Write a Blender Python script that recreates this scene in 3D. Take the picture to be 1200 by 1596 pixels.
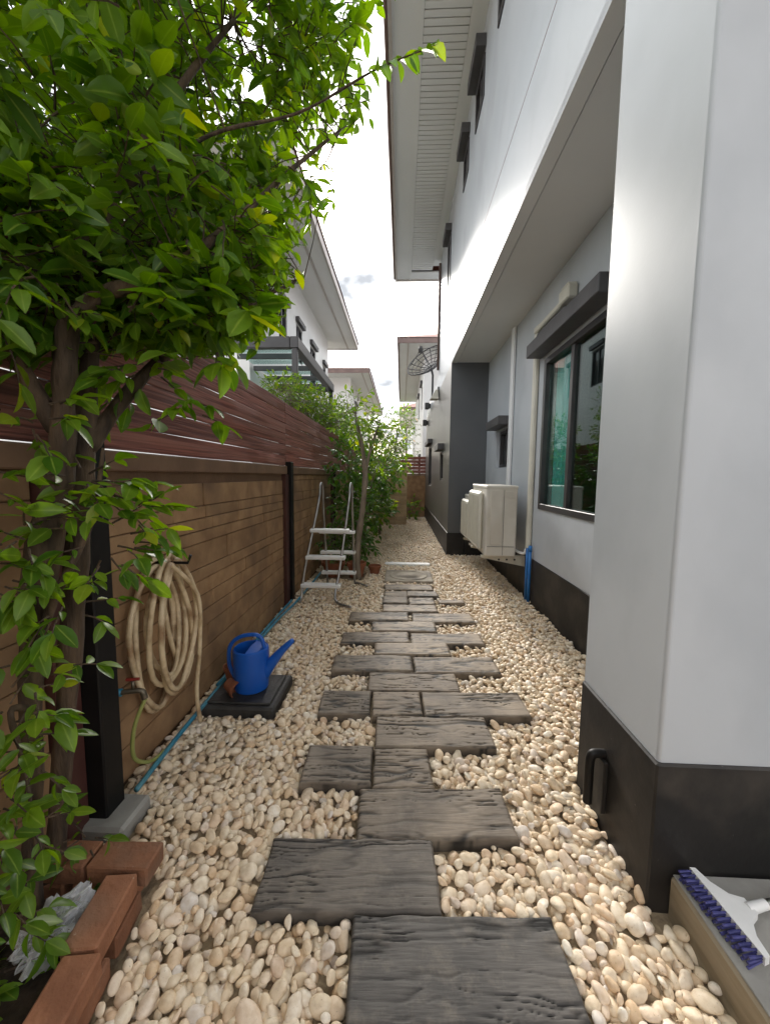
import bpy, math, random
import numpy as np
from mathutils import Vector, Matrix, Quaternion

random.seed(7); rng = np.random.default_rng(7)
sc = bpy.context.scene
for o in list(bpy.data.objects): bpy.data.objects.remove(o)
C = sc.collection

# ------------------------------------------------------------------ camera
CAM_H = 1.38; PITCH = 0.09306; YAW = 0.04146; ROLL = 0.010
fw = Vector((-math.sin(YAW)*math.cos(PITCH), math.cos(YAW)*math.cos(PITCH), -math.sin(PITCH)))
rt = fw.cross(Vector((0, 0, 1))).normalized(); up = rt.cross(fw)
R2 = math.cos(ROLL)*rt + math.sin(ROLL)*up; U2 = -math.sin(ROLL)*rt + math.cos(ROLL)*up
cd = bpy.data.cameras.new('camera'); cam = bpy.data.objects.new('camera', cd); C.objects.link(cam)
cam.matrix_world = Matrix(((R2.x, U2.x, -fw.x, 0), (R2.y, U2.y, -fw.y, 0), (R2.z, U2.z, -fw.z, CAM_H), (0, 0, 0, 1)))
cd.sensor_fit = 'VERTICAL'; cd.sensor_height = 24.0; cd.lens = 24.0*600/1596
cd.clip_start = 0.02; cd.clip_end = 3000
sc.camera = cam

# ------------------------------------------------------------------ sky
SUN_EL = math.radians(26); SUN_AZ = math.radians(-9)      # azimuth from +Y towards +X
w = bpy.data.worlds.new('World'); sc.world = w; w.use_nodes = True
nt = w.node_tree; nt.nodes.clear(); N = nt.nodes.new; L = nt.links.new
out = N('ShaderNodeOutputWorld'); bg = N('ShaderNodeBackground'); bg.inputs['Strength'].default_value = 0.12
sky = N('ShaderNodeTexSky'); sky.sky_type = 'NISHITA'; sky.sun_disc = False
sky.sun_elevation = SUN_EL; sky.sun_rotation = SUN_AZ % (2*math.pi); sky.dust_density = 2.0
tc = N('ShaderNodeTexCoord'); mp = N('ShaderNodeMapping'); mp.inputs['Scale'].default_value = (1.0, 1.0, 2.2)
n1 = N('ShaderNodeTexNoise'); n1.inputs['Scale'].default_value = 3.4; n1.inputs['Detail'].default_value = 7; n1.inputs['Roughness'].default_value = .58
cr = N('ShaderNodeValToRGB'); cr.color_ramp.elements[0].position = .36; cr.color_ramp.elements[1].position = .52
cr.color_ramp.elements[0].color = (.62, .62, .62, 1); cr.color_ramp.elements[1].color = (1, 1, 1, 1)
n2 = N('ShaderNodeTexNoise'); n2.inputs['Scale'].default_value = 5.5; n2.inputs['Detail'].default_value = 4.5
cr2 = N('ShaderNodeValToRGB'); cr2.color_ramp.elements[0].position = .36; cr2.color_ramp.elements[1].position = .70
cr2.color_ramp.elements[0].color = (1.9, 2.0, 2.15, 1); cr2.color_ramp.elements[1].color = (12.2, 12.3, 12.4, 1)
mx = N('ShaderNodeMixRGB')
L(tc.outputs['Generated'], mp.inputs['Vector']); L(mp.outputs['Vector'], n1.inputs['Vector']); L(mp.outputs['Vector'], n2.inputs['Vector'])
L(n1.outputs['Fac'], cr.inputs['Fac']); L(n2.outputs['Fac'], cr2.inputs['Fac'])
L(cr.outputs['Color'], mx.inputs['Fac']); L(sky.outputs['Color'], mx.inputs[1]); L(cr2.outputs['Color'], mx.inputs[2])
L(mx.outputs['Color'], bg.inputs['Color']); L(bg.outputs['Background'], out.inputs['Surface'])

sl = bpy.data.lights.new('sun', 'SUN'); sl.energy = 2.4; sl.angle = math.radians(15); sl.color = (1, .95, .88)
so = bpy.data.objects.new('sun', sl); C.objects.link(so)
sdir = Vector((math.sin(SUN_AZ)*math.cos(SUN_EL), math.cos(SUN_AZ)*math.cos(SUN_EL), math.sin(SUN_EL)))
so.rotation_euler = (-sdir).to_track_quat('-Z', 'Y').to_euler(); so.location = (0, 0, 30)

vs = sc.view_settings; vs.view_transform = 'Standard'; vs.look = 'None'; vs.exposure = 1.62; vs.gamma = 1; vs.use_curve_mapping = False
sc.render.engine = 'CYCLES'
sc.cycles.max_bounces = 6; sc.cycles.transparent_max_bounces = 12

# ------------------------------------------------------------------ helpers: materials
def base_mat(name):
    m = bpy.data.materials.new(name); m.use_nodes = True
    t = m.node_tree; b = t.nodes['Principled BSDF']; o = t.nodes['Material Output']
    return m, t, b, o
def mat(name, c1, c2=None, scale=6, rough=.6, bump=0, bscale=None, stretch=(1, 1, 1), metal=0, detail=5, spec=.5, lo=.35, hi=.65, obj_rand=0, coords='Object', c3=None, s3=1.5, bdist=.01, coat=0, specks=None, speck_scale=45, speck_lo=.70):
    m, t, b, o = base_mat(name); N = t.nodes.new; L = t.links.new
    c2 = c2 or c1
    tc = N('ShaderNodeTexCoord'); mp = N('ShaderNodeMapping'); mp.inputs['Scale'].default_value = stretch
    geo = N('ShaderNodeNewGeometry')
    oi = N('ShaderNodeObjectInfo')
    if coords == 'World': L(geo.outputs['Position'], mp.inputs['Vector'])
    else:
        va = N('ShaderNodeVectorMath'); va.operation = 'ADD'
        vm = N('ShaderNodeMath'); vm.operation = 'MULTIPLY'; vm.inputs[1].default_value = 37.0
        L(oi.outputs['Random'], vm.inputs[0]); L(tc.outputs['Object'], va.inputs[0]); L(vm.outputs[0], va.inputs[1]); L(va.outputs[0], mp.inputs['Vector'])
    n = N('ShaderNodeTexNoise'); n.inputs['Scale'].default_value = scale; n.inputs['Detail'].default_value = detail
    L(mp.outputs['Vector'], n.inputs['Vector'])
    r = N('ShaderNodeValToRGB'); r.color_ramp.elements[0].position = lo; r.color_ramp.elements[1].position = hi
    r.color_ramp.elements[0].color = (*c1, 1); r.color_ramp.elements[1].color = (*c2, 1)
    L(n.outputs['Fac'], r.inputs['Fac']); col = r.outputs['Color']
    if c3:
        n3 = N('ShaderNodeTexNoise'); n3.inputs['Scale'].default_value = s3; n3.inputs['Detail'].default_value = 4
        L(mp.outputs['Vector'], n3.inputs['Vector'])
        r3 = N('ShaderNodeValToRGB'); r3.color_ramp.elements[0].position = .48; r3.color_ramp.elements[1].position = .68
        mx = N('ShaderNodeMixRGB'); L(n3.outputs['Fac'], r3.inputs['Fac']); L(r3.outputs['Color'], mx.inputs['Fac'])
        L(col, mx.inputs[1]); mx.inputs[2].default_value = (*c3, 1); col = mx.outputs['Color']
    if specks:
        n5 = N('ShaderNodeTexNoise'); n5.inputs['Scale'].default_value = speck_scale; n5.inputs['Detail'].default_value = 4; n5.inputs['Roughness'].default_value = .65
        L(mp.outputs['Vector'], n5.inputs['Vector'])
        r5 = N('ShaderNodeValToRGB'); r5.color_ramp.elements[0].position = speck_lo; r5.color_ramp.elements[1].position = speck_lo+.05
        mx5 = N('ShaderNodeMixRGB'); L(n5.outputs['Fac'], r5.inputs['Fac']); L(r5.outputs['Color'], mx5.inputs['Fac'])
        L(col, mx5.inputs[1]); mx5.inputs[2].default_value = (*specks, 1); col = mx5.outputs['Color']
    if obj_rand:
        hsv = N('ShaderNodeHueSaturation'); mr = N('ShaderNodeMapRange'); mr.inputs['To Min'].default_value = 1-obj_rand; mr.inputs['To Max'].default_value = 1+obj_rand
        L(oi.outputs['Random'], mr.inputs['Value']); L(mr.outputs['Result'], hsv.inputs['Value']); L(col, hsv.inputs['Color']); col = hsv.outputs['Color']
    L(col, b.inputs['Base Color'])
    b.inputs['Roughness'].default_value = rough; b.inputs['Metallic'].default_value = metal; b.inputs['Specular IOR Level'].default_value = spec
    b.inputs['Coat Weight'].default_value = coat; b.inputs['Coat Roughness'].default_value = .3
    if bump:
        bp = N('ShaderNodeBump'); bp.inputs['Strength'].default_value = bump; bp.inputs['Distance'].default_value = bdist
        n4 = N('ShaderNodeTexNoise'); n4.inputs['Scale'].default_value = bscale or scale*3; n4.inputs['Detail'].default_value = 6
        L(mp.outputs['Vector'], n4.inputs['Vector']); L(n4.outputs['Fac'], bp.inputs['Height']); L(bp.outputs['Normal'], b.inputs['Normal'])
    return m
def leaf_mat(name, c1, c2, trans=.4, rough=.4):
    m, t, b, o = base_mat(name); N = t.nodes.new; L = t.links.new
    geo = N('ShaderNodeNewGeometry'); oi = N('ShaderNodeObjectInfo')
    ad = N('ShaderNodeMath'); ad.operation = 'ADD'; fr = N('ShaderNodeMath'); fr.operation = 'FRACT'
    L(geo.outputs['Random Per Island'], ad.inputs[0]); L(oi.outputs['Random'], ad.inputs[1]); L(ad.outputs[0], fr.inputs[0])
    r = N('ShaderNodeValToRGB'); r.color_ramp.elements[0].color = (*c1, 1); r.color_ramp.elements[1].color = (*c2, 1)
    e = r.color_ramp.elements.new(.93); e.color = (*c2, 1); r.color_ramp.elements[-1].color = (c2[0]*1.9, c2[1]*1.3, c2[2]*1.0, 1)
    L(fr.outputs[0], r.inputs['Fac'])
    va = N('ShaderNodeAttribute'); va.attribute_name = 'rib'; vr = N('ShaderNodeValToRGB'); vr.color_ramp.elements[0].color = (1, 1, 1, 1); vr.color_ramp.elements[1].color = (0, 0, 0, 1); vr.color_ramp.elements[0].position = .03; vr.color_ramp.elements[1].position = .13
    L(va.outputs['Fac'], vr.inputs['Fac']); vx = N('ShaderNodeMixRGB'); L(vr.outputs['Color'], vx.inputs['Fac']); L(r.outputs['Color'], vx.inputs[1]); vx.inputs[2].default_value = (c2[0]*1.9, c2[1]*1.5, c2[2]*2.4, 1)
    ng = N('ShaderNodeTexNoise'); ng.inputs['Scale'].default_value = 55; L(geo.outputs['Position'], ng.inputs['Vector']); nr = N('ShaderNodeMapRange'); nr.inputs['To Min'].default_value = .6; nr.inputs['To Max'].default_value = 1.35; L(ng.outputs['Fac'], nr.inputs['Value'])
    hv = N('ShaderNodeHueSaturation'); L(nr.outputs['Result'], hv.inputs['Value']); L(vx.outputs['Color'], hv.inputs['Color']); L(hv.outputs['Color'], b.inputs['Base Color'])
    b.inputs['Roughness'].default_value = rough; b.inputs['Specular IOR Level'].default_value = .45
    tr = N('ShaderNodeBsdfTranslucent'); hs = N('ShaderNodeHueSaturation'); hs.inputs['Saturation'].default_value = 1.15; hs.inputs['Value'].default_value = 1.9; hs.inputs['Hue'].default_value = .485
    L(r.outputs['Color'], hs.inputs['Color']); L(hs.outputs['Color'], tr.inputs['Color'])
    mx = N('ShaderNodeMixShader'); mx.inputs['Fac'].default_value = trans
    L(b.outputs[0], mx.inputs[1]); L(tr.outputs[0], mx.inputs[2]); L(mx.outputs[0], o.inputs['Surface'])
    return m
def glass_mat(name, tint, ior=1.7, rough=.01):
    m, t, b, o = base_mat(name); N = t.nodes.new; L = t.links.new
    t.nodes.remove(b)
    fr = N('ShaderNodeFresnel'); fr.inputs['IOR'].default_value = ior
    gl = N('ShaderNodeBsdfGlossy'); gl.inputs['Roughness'].default_value = rough; gl.inputs['Color'].default_value = (.9, .95, .95, 1)
    tr = N('ShaderNodeBsdfTransparent'); tr.inputs['Color'].default_value = (*tint, 1)
    ge = N('ShaderNodeNewGeometry'); io = N('ShaderNodeMapRange'); io.inputs['To Min'].default_value = ior; io.inputs['To Max'].default_value = 1/ior
    L(ge.outputs['Backfacing'], io.inputs['Value']); L(io.outputs['Result'], fr.inputs['IOR'])
    mx = N('ShaderNodeMixShader'); L(fr.outputs[0], mx.inputs['Fac']); L(tr.outputs[0], mx.inputs[1]); L(gl.outputs[0], mx.inputs[2]); L(mx.outputs[0], o.inputs['Surface'])
    return m

M = {}
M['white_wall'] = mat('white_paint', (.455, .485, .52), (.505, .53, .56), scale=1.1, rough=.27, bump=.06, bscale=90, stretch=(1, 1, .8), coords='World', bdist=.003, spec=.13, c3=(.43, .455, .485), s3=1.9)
M['white_far'] = mat('white_paint_far', (.70, .70, .69), (.76, .76, .75), scale=1.3, rough=.5, coords='World')
M['soffit'] = mat('soffit_paint', (.70, .71, .70), (.75, .76, .75), scale=.8, rough=.6, bump=.08, bscale=40, coords='World', bdist=.003)
M['ceiling'] = mat('overhang_paint', (.66, .67, .67), (.72, .725, .72), scale=.9, rough=.6, bump=.1, bscale=30, coords='World', bdist=.003)
M['plinth'] = mat('plinth_paint', (.012, .0116, .0115), (.022, .020, .019), scale=2.2, rough=.5, spec=.3, bump=.35, bscale=24, coords='World', bdist=.004, c3=(.050, .043, .037), s3=3.6, specks=(.16, .15, .135), speck_scale=38, speck_lo=.70)
M['grey_wall'] = mat('grey_paint', (.075, .08, .087), (.092, .097, .104), scale=1.5, rough=.42, bump=.1, bscale=50, coords='World', bdist=.003)
M['grey_gloss'] = mat('grey_gloss_paint', (.095, .09, .083), (.13, .125, .115), scale=1.2, rough=.36, bump=.12, bscale=18, coords='World', bdist=.004)
M['frame'] = mat('bronze_frame', (.030, .028, .030), (.045, .042, .044), scale=4, rough=.38)
M['hood'] = mat('hood_paint', (.055, .053, .056), (.075, .072, .075), scale=5, rough=.5, bump=.1, bscale=40)
M['glass'] = glass_mat('window_glass', (.80, .93, .90), 1.55)
M['pane_far'] = mat('dark_pane', (.02, .024, .027), (.03, .034, .037), scale=2, rough=.06, spec=.8)
M['curtain'] = mat('teal_curtain', (.08, .38, .38), (.13, .48, .47), scale=3, rough=.85)
M['dark_room'] = mat('room', (.05, .05, .05), (.07, .07, .07), scale=1, rough=.9)
M['brown_wall'] = mat('brown_block', (.25, .142, .068), (.37, .225, .112), scale=7, rough=.8, bump=.3, bscale=45, coords='World', c3=(.17, .10, .055), s3=1.7, obj_rand=.12, bdist=.005)
M['brown_mortar'] = mat('brown_mortar', (.115, .065, .034), (.15, .085, .046), scale=6, rough=.9, bump=.4, bscale=50, coords='World')
M['brown_trim'] = mat('brown_trim', (.15, .085, .048), (.22, .128, .074), scale=4, rough=.65, bump=.25, bscale=30, coords='World')
M['tan_wall'] = mat('tan_block', (.46, .33, .20), (.58, .43, .27), scale=5, rough=.8, bump=.4, bscale=30, coords='World', obj_rand=.12)
M['maroon'] = mat('maroon_board', (.14, .042, .032), (.33, .12, .088), scale=5, rough=.62, bump=1, bscale=5, stretch=(2, .35, 20), detail=8, lo=.4, hi=.62, c3=(.28, .125, .095), s3=.9, obj_rand=.18, bdist=.006)
M['black_steel'] = mat('black_steel', (.005, .005, .005), (.010, .009, .009), scale=6, rough=.5, spec=.25)
M['dark_brown_steel'] = mat('red_brown_steel', (.06, .022, .018), (.085, .032, .026), scale=6, rough=.45)
M['brick'] = mat('terracotta_brick', (.19, .075, .036), (.29, .125, .062), scale=9, rough=.85, bump=.7, bscale=60, c3=(.19, .10, .06), s3=5, obj_rand=.13, bdist=.008, specks=(.36, .27, .2), speck_scale=30, speck_lo=.68)
M['soil'] = mat('soil', (.018, .012, .008), (.05, .034, .022), scale=30, rough=1, bump=1, bscale=60, coords='World')
M['concrete'] = mat('concrete', (.26, .25, .23), (.36, .35, .32), scale=5, rough=.85, bump=.5, bscale=50, coords='World', c3=(.2, .19, .17), s3=2.6, bdist=.004)
M['form_concrete'] = mat('board_formed_concrete', (.25, .20, .13), (.42, .35, .25), scale=3, rough=.9, bump=.6, bscale=9, stretch=(1, .7, 5), coords='World', bdist=.006)
M['tile'] = mat('weathered_tile', (.30, .26, .20), (.44, .38, .30), scale=9, rough=.8, bump=.5, bscale=40, c3=(.2, .17, .14), s3=4)
M['pad'] = mat('black_cover', (.022, .021, .02), (.05, .048, .046), scale=10, rough=.55, bump=.4, bscale=60)
M['blue_can'] = mat('blue_plastic', (.006, .085, .42), (.010, .11, .50), scale=3, rough=.36, bump=.06, bscale=40)
M['blue_pipe'] = mat('blue_pvc', (.015, .16, .27), (.03, .22, .33), scale=8, rough=.5, c3=(.10, .25, .28), s3=4)
M['blue_conduit'] = mat('blue_conduit', (.015, .13, .40), (.025, .18, .50), scale=8, rough=.45)
M['hose'] = mat('cream_hose', (.52, .40, .24), (.70, .57, .38), scale=14, rough=.5, c3=(.27, .16, .08), s3=9)
M['green_hose'] = mat('green_hose', (.22, .25, .06), (.30, .32, .10), scale=14, rough=.5)
M['brass'] = mat('old_brass', (.10, .085, .06), (.2, .17, .13), scale=20, rough=.45, metal=.7)
M['red_plastic'] = mat('red_plastic', (.20, .02, .015), (.26, .03, .02), scale=9, rough=.5)
M['terracotta'] = mat('terracotta', (.22, .075, .035), (.30, .11, .055), scale=9, rough=.8, bump=.3, bscale=50, obj_rand=.15)
M['chrome'] = mat('steel_tube', (.32, .32, .32), (.45, .45, .44), scale=9, rough=.28, metal=1)
M['white_plastic'] = mat('white_plastic', (.78, .78, .77), (.84, .84, .83), scale=9, rough=.45)
M['ac'] = mat('ac_casing', (.55, .52, .46), (.62, .59, .53), scale=3, rough=.5, bump=.05, c3=(.50, .46, .40), s3=2)
M['ac_dark'] = mat('ac_grille', (.03, .03, .03), (.05, .05, .05), scale=5, rough=.6)
M['cream_pipe'] = mat('cream_duct', (.52, .50, .43), (.60, .58, .50), scale=4, rough=.5)
M['white_pipe'] = mat('white_downpipe', (.66, .67, .68), (.72, .73, .73), scale=2, rough=.45)
M['roof'] = mat('red_roof', (.20, .075, .055), (.28, .11, .085), scale=3, rough=.7, bump=.5, bscale=3, stretch=(1, 1, 8), coords='World')
M['fascia'] = mat('fascia_brown', (.13, .085, .075), (.17, .115, .10), scale=3, rough=.5, coords='World')
M['fascia_pale'] = mat('fascia_pale', (.44, .40, .375), (.50, .46, .43), scale=3, rough=.5, coords='World')
M['purple'] = mat('purple_bristle', (.03, .032, .13), (.07, .07, .24), scale=40, rough=.6)
M['green_plastic'] = mat('green_plastic', (.08, .4, .06), (.1, .5, .08), scale=9, rough=.4)
M['bark'] = mat('bark', (.03, .019, .012), (.12, .078, .048), scale=11, rough=.9, bump=1, bscale=28, stretch=(2.2, 2.2, .45), bdist=.012, c3=(.045, .03, .02), s3=6)
M['bark_pale'] = mat('bark_pale', (.14, .11, .08), (.27, .22, .165), scale=9, rough=.9, bump=.8, bscale=26, stretch=(2, 2, .5), bdist=.01)
M['leaf'] = leaf_mat('leaf_green', (.048, .125, .010), (.145, .26, .022), .5, .40)
M['leaf_dark'] = leaf_mat('leaf_deep_green', (.030, .085, .015), (.08, .18, .024), .38)
M['leaf_mid'] = leaf_mat('leaf_mid_green', (.055, .13, .02), (.16, .26, .035), .48)
M['leaf_pale'] = leaf_mat('leaf_pale', (.16, .20, .13), (.34, .38, .30), .45)
M['ground'] = mat('earth', (.16, .13, .09), (.24, .20, .14), scale=2, rough=1, bump=.5, bscale=30, coords='World')
M['gravel_base'] = mat('gravel_base', (.24, .18, .115), (.36, .28, .18), scale=40, rough=1, bump=.6, bscale=90, coords='World')
M['wire'] = mat('dish_wire', (.02, .02, .022), (.03, .03, .033), scale=5, rough=.5)

# pebbles: colour differs from stone to stone
def pebble_mat():
    m, t, b, o = base_mat('pebble'); N = t.nodes.new; L = t.links.new
    geo = N('ShaderNodeNewGeometry'); oi = N('ShaderNodeObjectInfo')
    ad = N('ShaderNodeMath'); ad.operation = 'ADD'; fr = N('ShaderNodeMath'); fr.operation = 'FRACT'
    L(geo.outputs['Random Per Island'], ad.inputs[0]); L(oi.outputs['Random'], ad.inputs[1]); L(ad.outputs[0], fr.inputs[0])
    r = N('ShaderNodeValToRGB'); cr = r.color_ramp
    cols = [(0, (.70, .55, .38)), (.12, (.78, .65, .48)), (.3, (.82, .72, .57)), (.5, (.74, .59, .41)), (.62, (.85, .78, .67)), (.78, (.69, .51, .33)), (.88, (.79, .64, .49)), (.95, (.72, .66, .60)), (1, (.62, .43, .27))]
    cr.elements[0].position = 0; cr.elements[0].color = (*cols[0][1], 1); cr.elements[1].position = 1; cr.elements[1].color = (*cols[-1][1], 1)
    for p, c in cols[1:-1]: e = cr.elements.new(p); e.color = (*c, 1)
    L(fr.outputs[0], r.inputs['Fac'])
    n = N('ShaderNodeTexNoise'); n.inputs['Scale'].default_value = 55; n.inputs['Detail'].default_value = 5
    L(geo.outputs['Position'], n.inputs['Vector'])
    rr = N('ShaderNodeValToRGB'); rr.color_ramp.elements[0].position = .38; rr.color_ramp.elements[1].position = .75
    rr.color_ramp.elements[0].color = (1, 1, 1, 1); rr.color_ramp.elements[1].color = (.68, .58, .44, 1)
    L(n.outputs['Fac'], rr.inputs['Fac'])
    mu = N('ShaderNodeMixRGB'); mu.blend_type = 'MULTIPLY'; mu.inputs['Fac'].default_value = .6
    L(r.outputs['Color'], mu.inputs[1]); L(rr.outputs['Color'], mu.inputs[2])
    n3 = N('ShaderNodeTexNoise'); n3.inputs['Scale'].default_value = 170; n3.inputs['Detail'].default_value = 3
    L(geo.outputs['Position'], n3.inputs['Vector'])
    r3 = N('ShaderNodeValToRGB'); r3.color_ramp.elements[0].position = .66; r3.color_ramp.elements[1].position = .72
    r3.color_ramp.elements[0].color = (1, 1, 1, 1); r3.color_ramp.elements[1].color = (.45, .38, .3, 1)
    L(n3.outputs['Fac'], r3.inputs['Fac'])
    mu2 = N('ShaderNodeMixRGB'); mu2.blend_type = 'MULTIPLY'; mu2.inputs['Fac'].default_value = .6
    L(mu.outputs['Color'], mu2.inputs[1]); L(r3.outputs['Color'], mu2.inputs[2])
    L(mu2.outputs['Color'], b.inputs['Base Color']); b.inputs['Roughness'].default_value = .5; b.inputs['Specular IOR Level'].default_value = .35
    bp = N('ShaderNodeBump'); bp.inputs['Strength'].default_value = .25; bp.inputs['Distance'].default_value = .003
    L(n3.outputs['Fac'], bp.inputs['Height']); L(bp.outputs['Normal'], b.inputs['Normal'])
    return m
M['pebble'] = pebble_mat()

# imitation-wood planks: dirt sits in the modelled grooves, sides carry dirt and painted shade (attribute written with the relief)
def plank_mat():
    m, t, b, o = base_mat('sleeper_concrete'); N = t.nodes.new; L = t.links.new
    at = N('ShaderNodeAttribute'); at.attribute_name = 'groove'
    tc = N('ShaderNodeTexCoord'); oi = N('ShaderNodeObjectInfo')
    va = N('ShaderNodeVectorMath'); va.operation = 'ADD'; vm = N('ShaderNodeMath'); vm.operation = 'MULTIPLY'; vm.inputs[1].default_value = 41
    L(oi.outputs['Random'], vm.inputs[0]); L(tc.outputs['Object'], va.inputs[0]); L(vm.outputs[0], va.inputs[1])
    n = N('ShaderNodeTexNoise'); n.inputs['Scale'].default_value = 5; n.inputs['Detail'].default_value = 6; L(va.outputs[0], n.inputs['Vector'])
    oc = N('ShaderNodeAttribute'); oc.attribute_type = 'OBJECT'; oc.attribute_name = 'tone'
    r = N('ShaderNodeValToRGB'); r.color_ramp.elements[0].position = .3; r.color_ramp.elements[1].position = .72
    r.color_ramp.elements[0].color = (.19, .142, .10, 1); r.color_ramp.elements[1].color = (.42, .32, .215, 1)
    L(n.outputs['Fac'], r.inputs['Fac'])
    r2 = N('ShaderNodeValToRGB'); r2.color_ramp.elements[0].position = .3; r2.color_ramp.elements[1].position = .72
    r2.color_ramp.elements[0].color = (.062, .058, .055, 1); r2.color_ramp.elements[1].color = (.135, .122, .11, 1)
    L(n.outputs['Fac'], r2.inputs['Fac'])
    mx0 = N('ShaderNodeMixRGB'); L(oc.outputs['Fac'], mx0.inputs['Fac']); L(r2.outputs['Color'], mx0.inputs[1]); L(r.outputs['Color'], mx0.inputs[2])
    mp = N('ShaderNodeMapping'); mp.inputs['Scale'].default_value = (6, 70, 20); L(va.outputs[0], mp.inputs['Vector'])
    nf = N('ShaderNodeTexNoise'); nf.inputs['Scale'].default_value = 2.5; nf.inputs['Detail'].default_value = 6; L(mp.outputs['Vector'], nf.inputs['Vector'])
    rf = N('ShaderNodeValToRGB'); rf.color_ramp.elements[0].position = .3; rf.color_ramp.elements[1].position = .7
    rf.color_ramp.elements[0].color = (.75, .75, .75, 1); rf.color_ramp.elements[1].color = (1.15, 1.15, 1.15, 1); L(nf.outputs['Fac'], rf.inputs['Fac'])
    mu = N('ShaderNodeMixRGB'); mu.blend_type = 'MULTIPLY'; mu.inputs['Fac'].default_value = .9
    L(mx0.outputs['Color'], mu.inputs[1]); L(rf.outputs['Color'], mu.inputs[2])
    nd = N('ShaderNodeTexNoise'); nd.inputs['Scale'].default_value = 9; nd.inputs['Detail'].default_value = 9; nd.inputs['Roughness'].default_value = .7; L(va.outputs[0], nd.inputs['Vector'])
    rd = N('ShaderNodeValToRGB'); rd.color_ramp.elements[0].position = .50; rd.color_ramp.elements[1].position = .74; rd.color_ramp.elements[1].color = (.40, .40, .40, 1); L(nd.outputs['Fac'], rd.inputs['Fac'])
    md = N('ShaderNodeMixRGB'); L(rd.outputs['Color'], md.inputs['Fac']); L(mu.outputs['Color'], md.inputs[1]); md.inputs[2].default_value = (.34, .285, .22, 1)
    mx = N('ShaderNodeMixRGB'); L(at.outputs['Fac'], mx.inputs['Fac']); L(md.outputs['Color'], mx.inputs[1]); mx.inputs[2].default_value = (.012, .011, .010, 1)
    L(mx.outputs['Color'], b.inputs['Base Color']); b.inputs['Roughness'].default_value = .62; b.inputs['Specular IOR Level'].default_value = .4
    bp = N('ShaderNodeBump'); bp.inputs['Strength'].default_value = .45; bp.inputs['Distance'].default_value = .003
    L(nf.outputs['Fac'], bp.inputs['Height']); L(bp.outputs['Normal'], b.inputs['Normal'])
    return m
M['plank'] = plank_mat()
def bag_mat():
    m, t, b, o = base_mat('clear_plastic'); N = t.nodes.new; L = t.links.new
    b.inputs['Base Color'].default_value = (.86, .88, .92, 1); b.inputs['Roughness'].default_value = .18
    tr = N('ShaderNodeBsdfTransparent'); mx = N('ShaderNodeMixShader'); lw = N('ShaderNodeLayerWeight'); lw.inputs['Blend'].default_value = .42; mr = N('ShaderNodeMapRange'); mr.inputs['To Min'].default_value = .14; mr.inputs['To Max'].default_value = .85; L(lw.outputs['Facing'], mr.inputs['Value']); L(mr.outputs['Result'], mx.inputs['Fac'])
    L(tr.outputs[0], mx.inputs[1]); L(b.outputs[0], mx.inputs[2]); L(mx.outputs[0], o.inputs['Surface'])
    n = N('ShaderNodeTexNoise'); n.inputs['Scale'].default_value = 30; bp = N('ShaderNodeBump'); bp.inputs['Strength'].default_value = .8; bp.inputs['Distance'].default_value = .01
    tc = N('ShaderNodeTexCoord'); L(tc.outputs['Object'], n.inputs['Vector']); L(n.outputs['Fac'], bp.inputs['Height']); L(bp.outputs['Normal'], b.inputs['Normal'])
    return m
M['bag'] = bag_mat()

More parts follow.
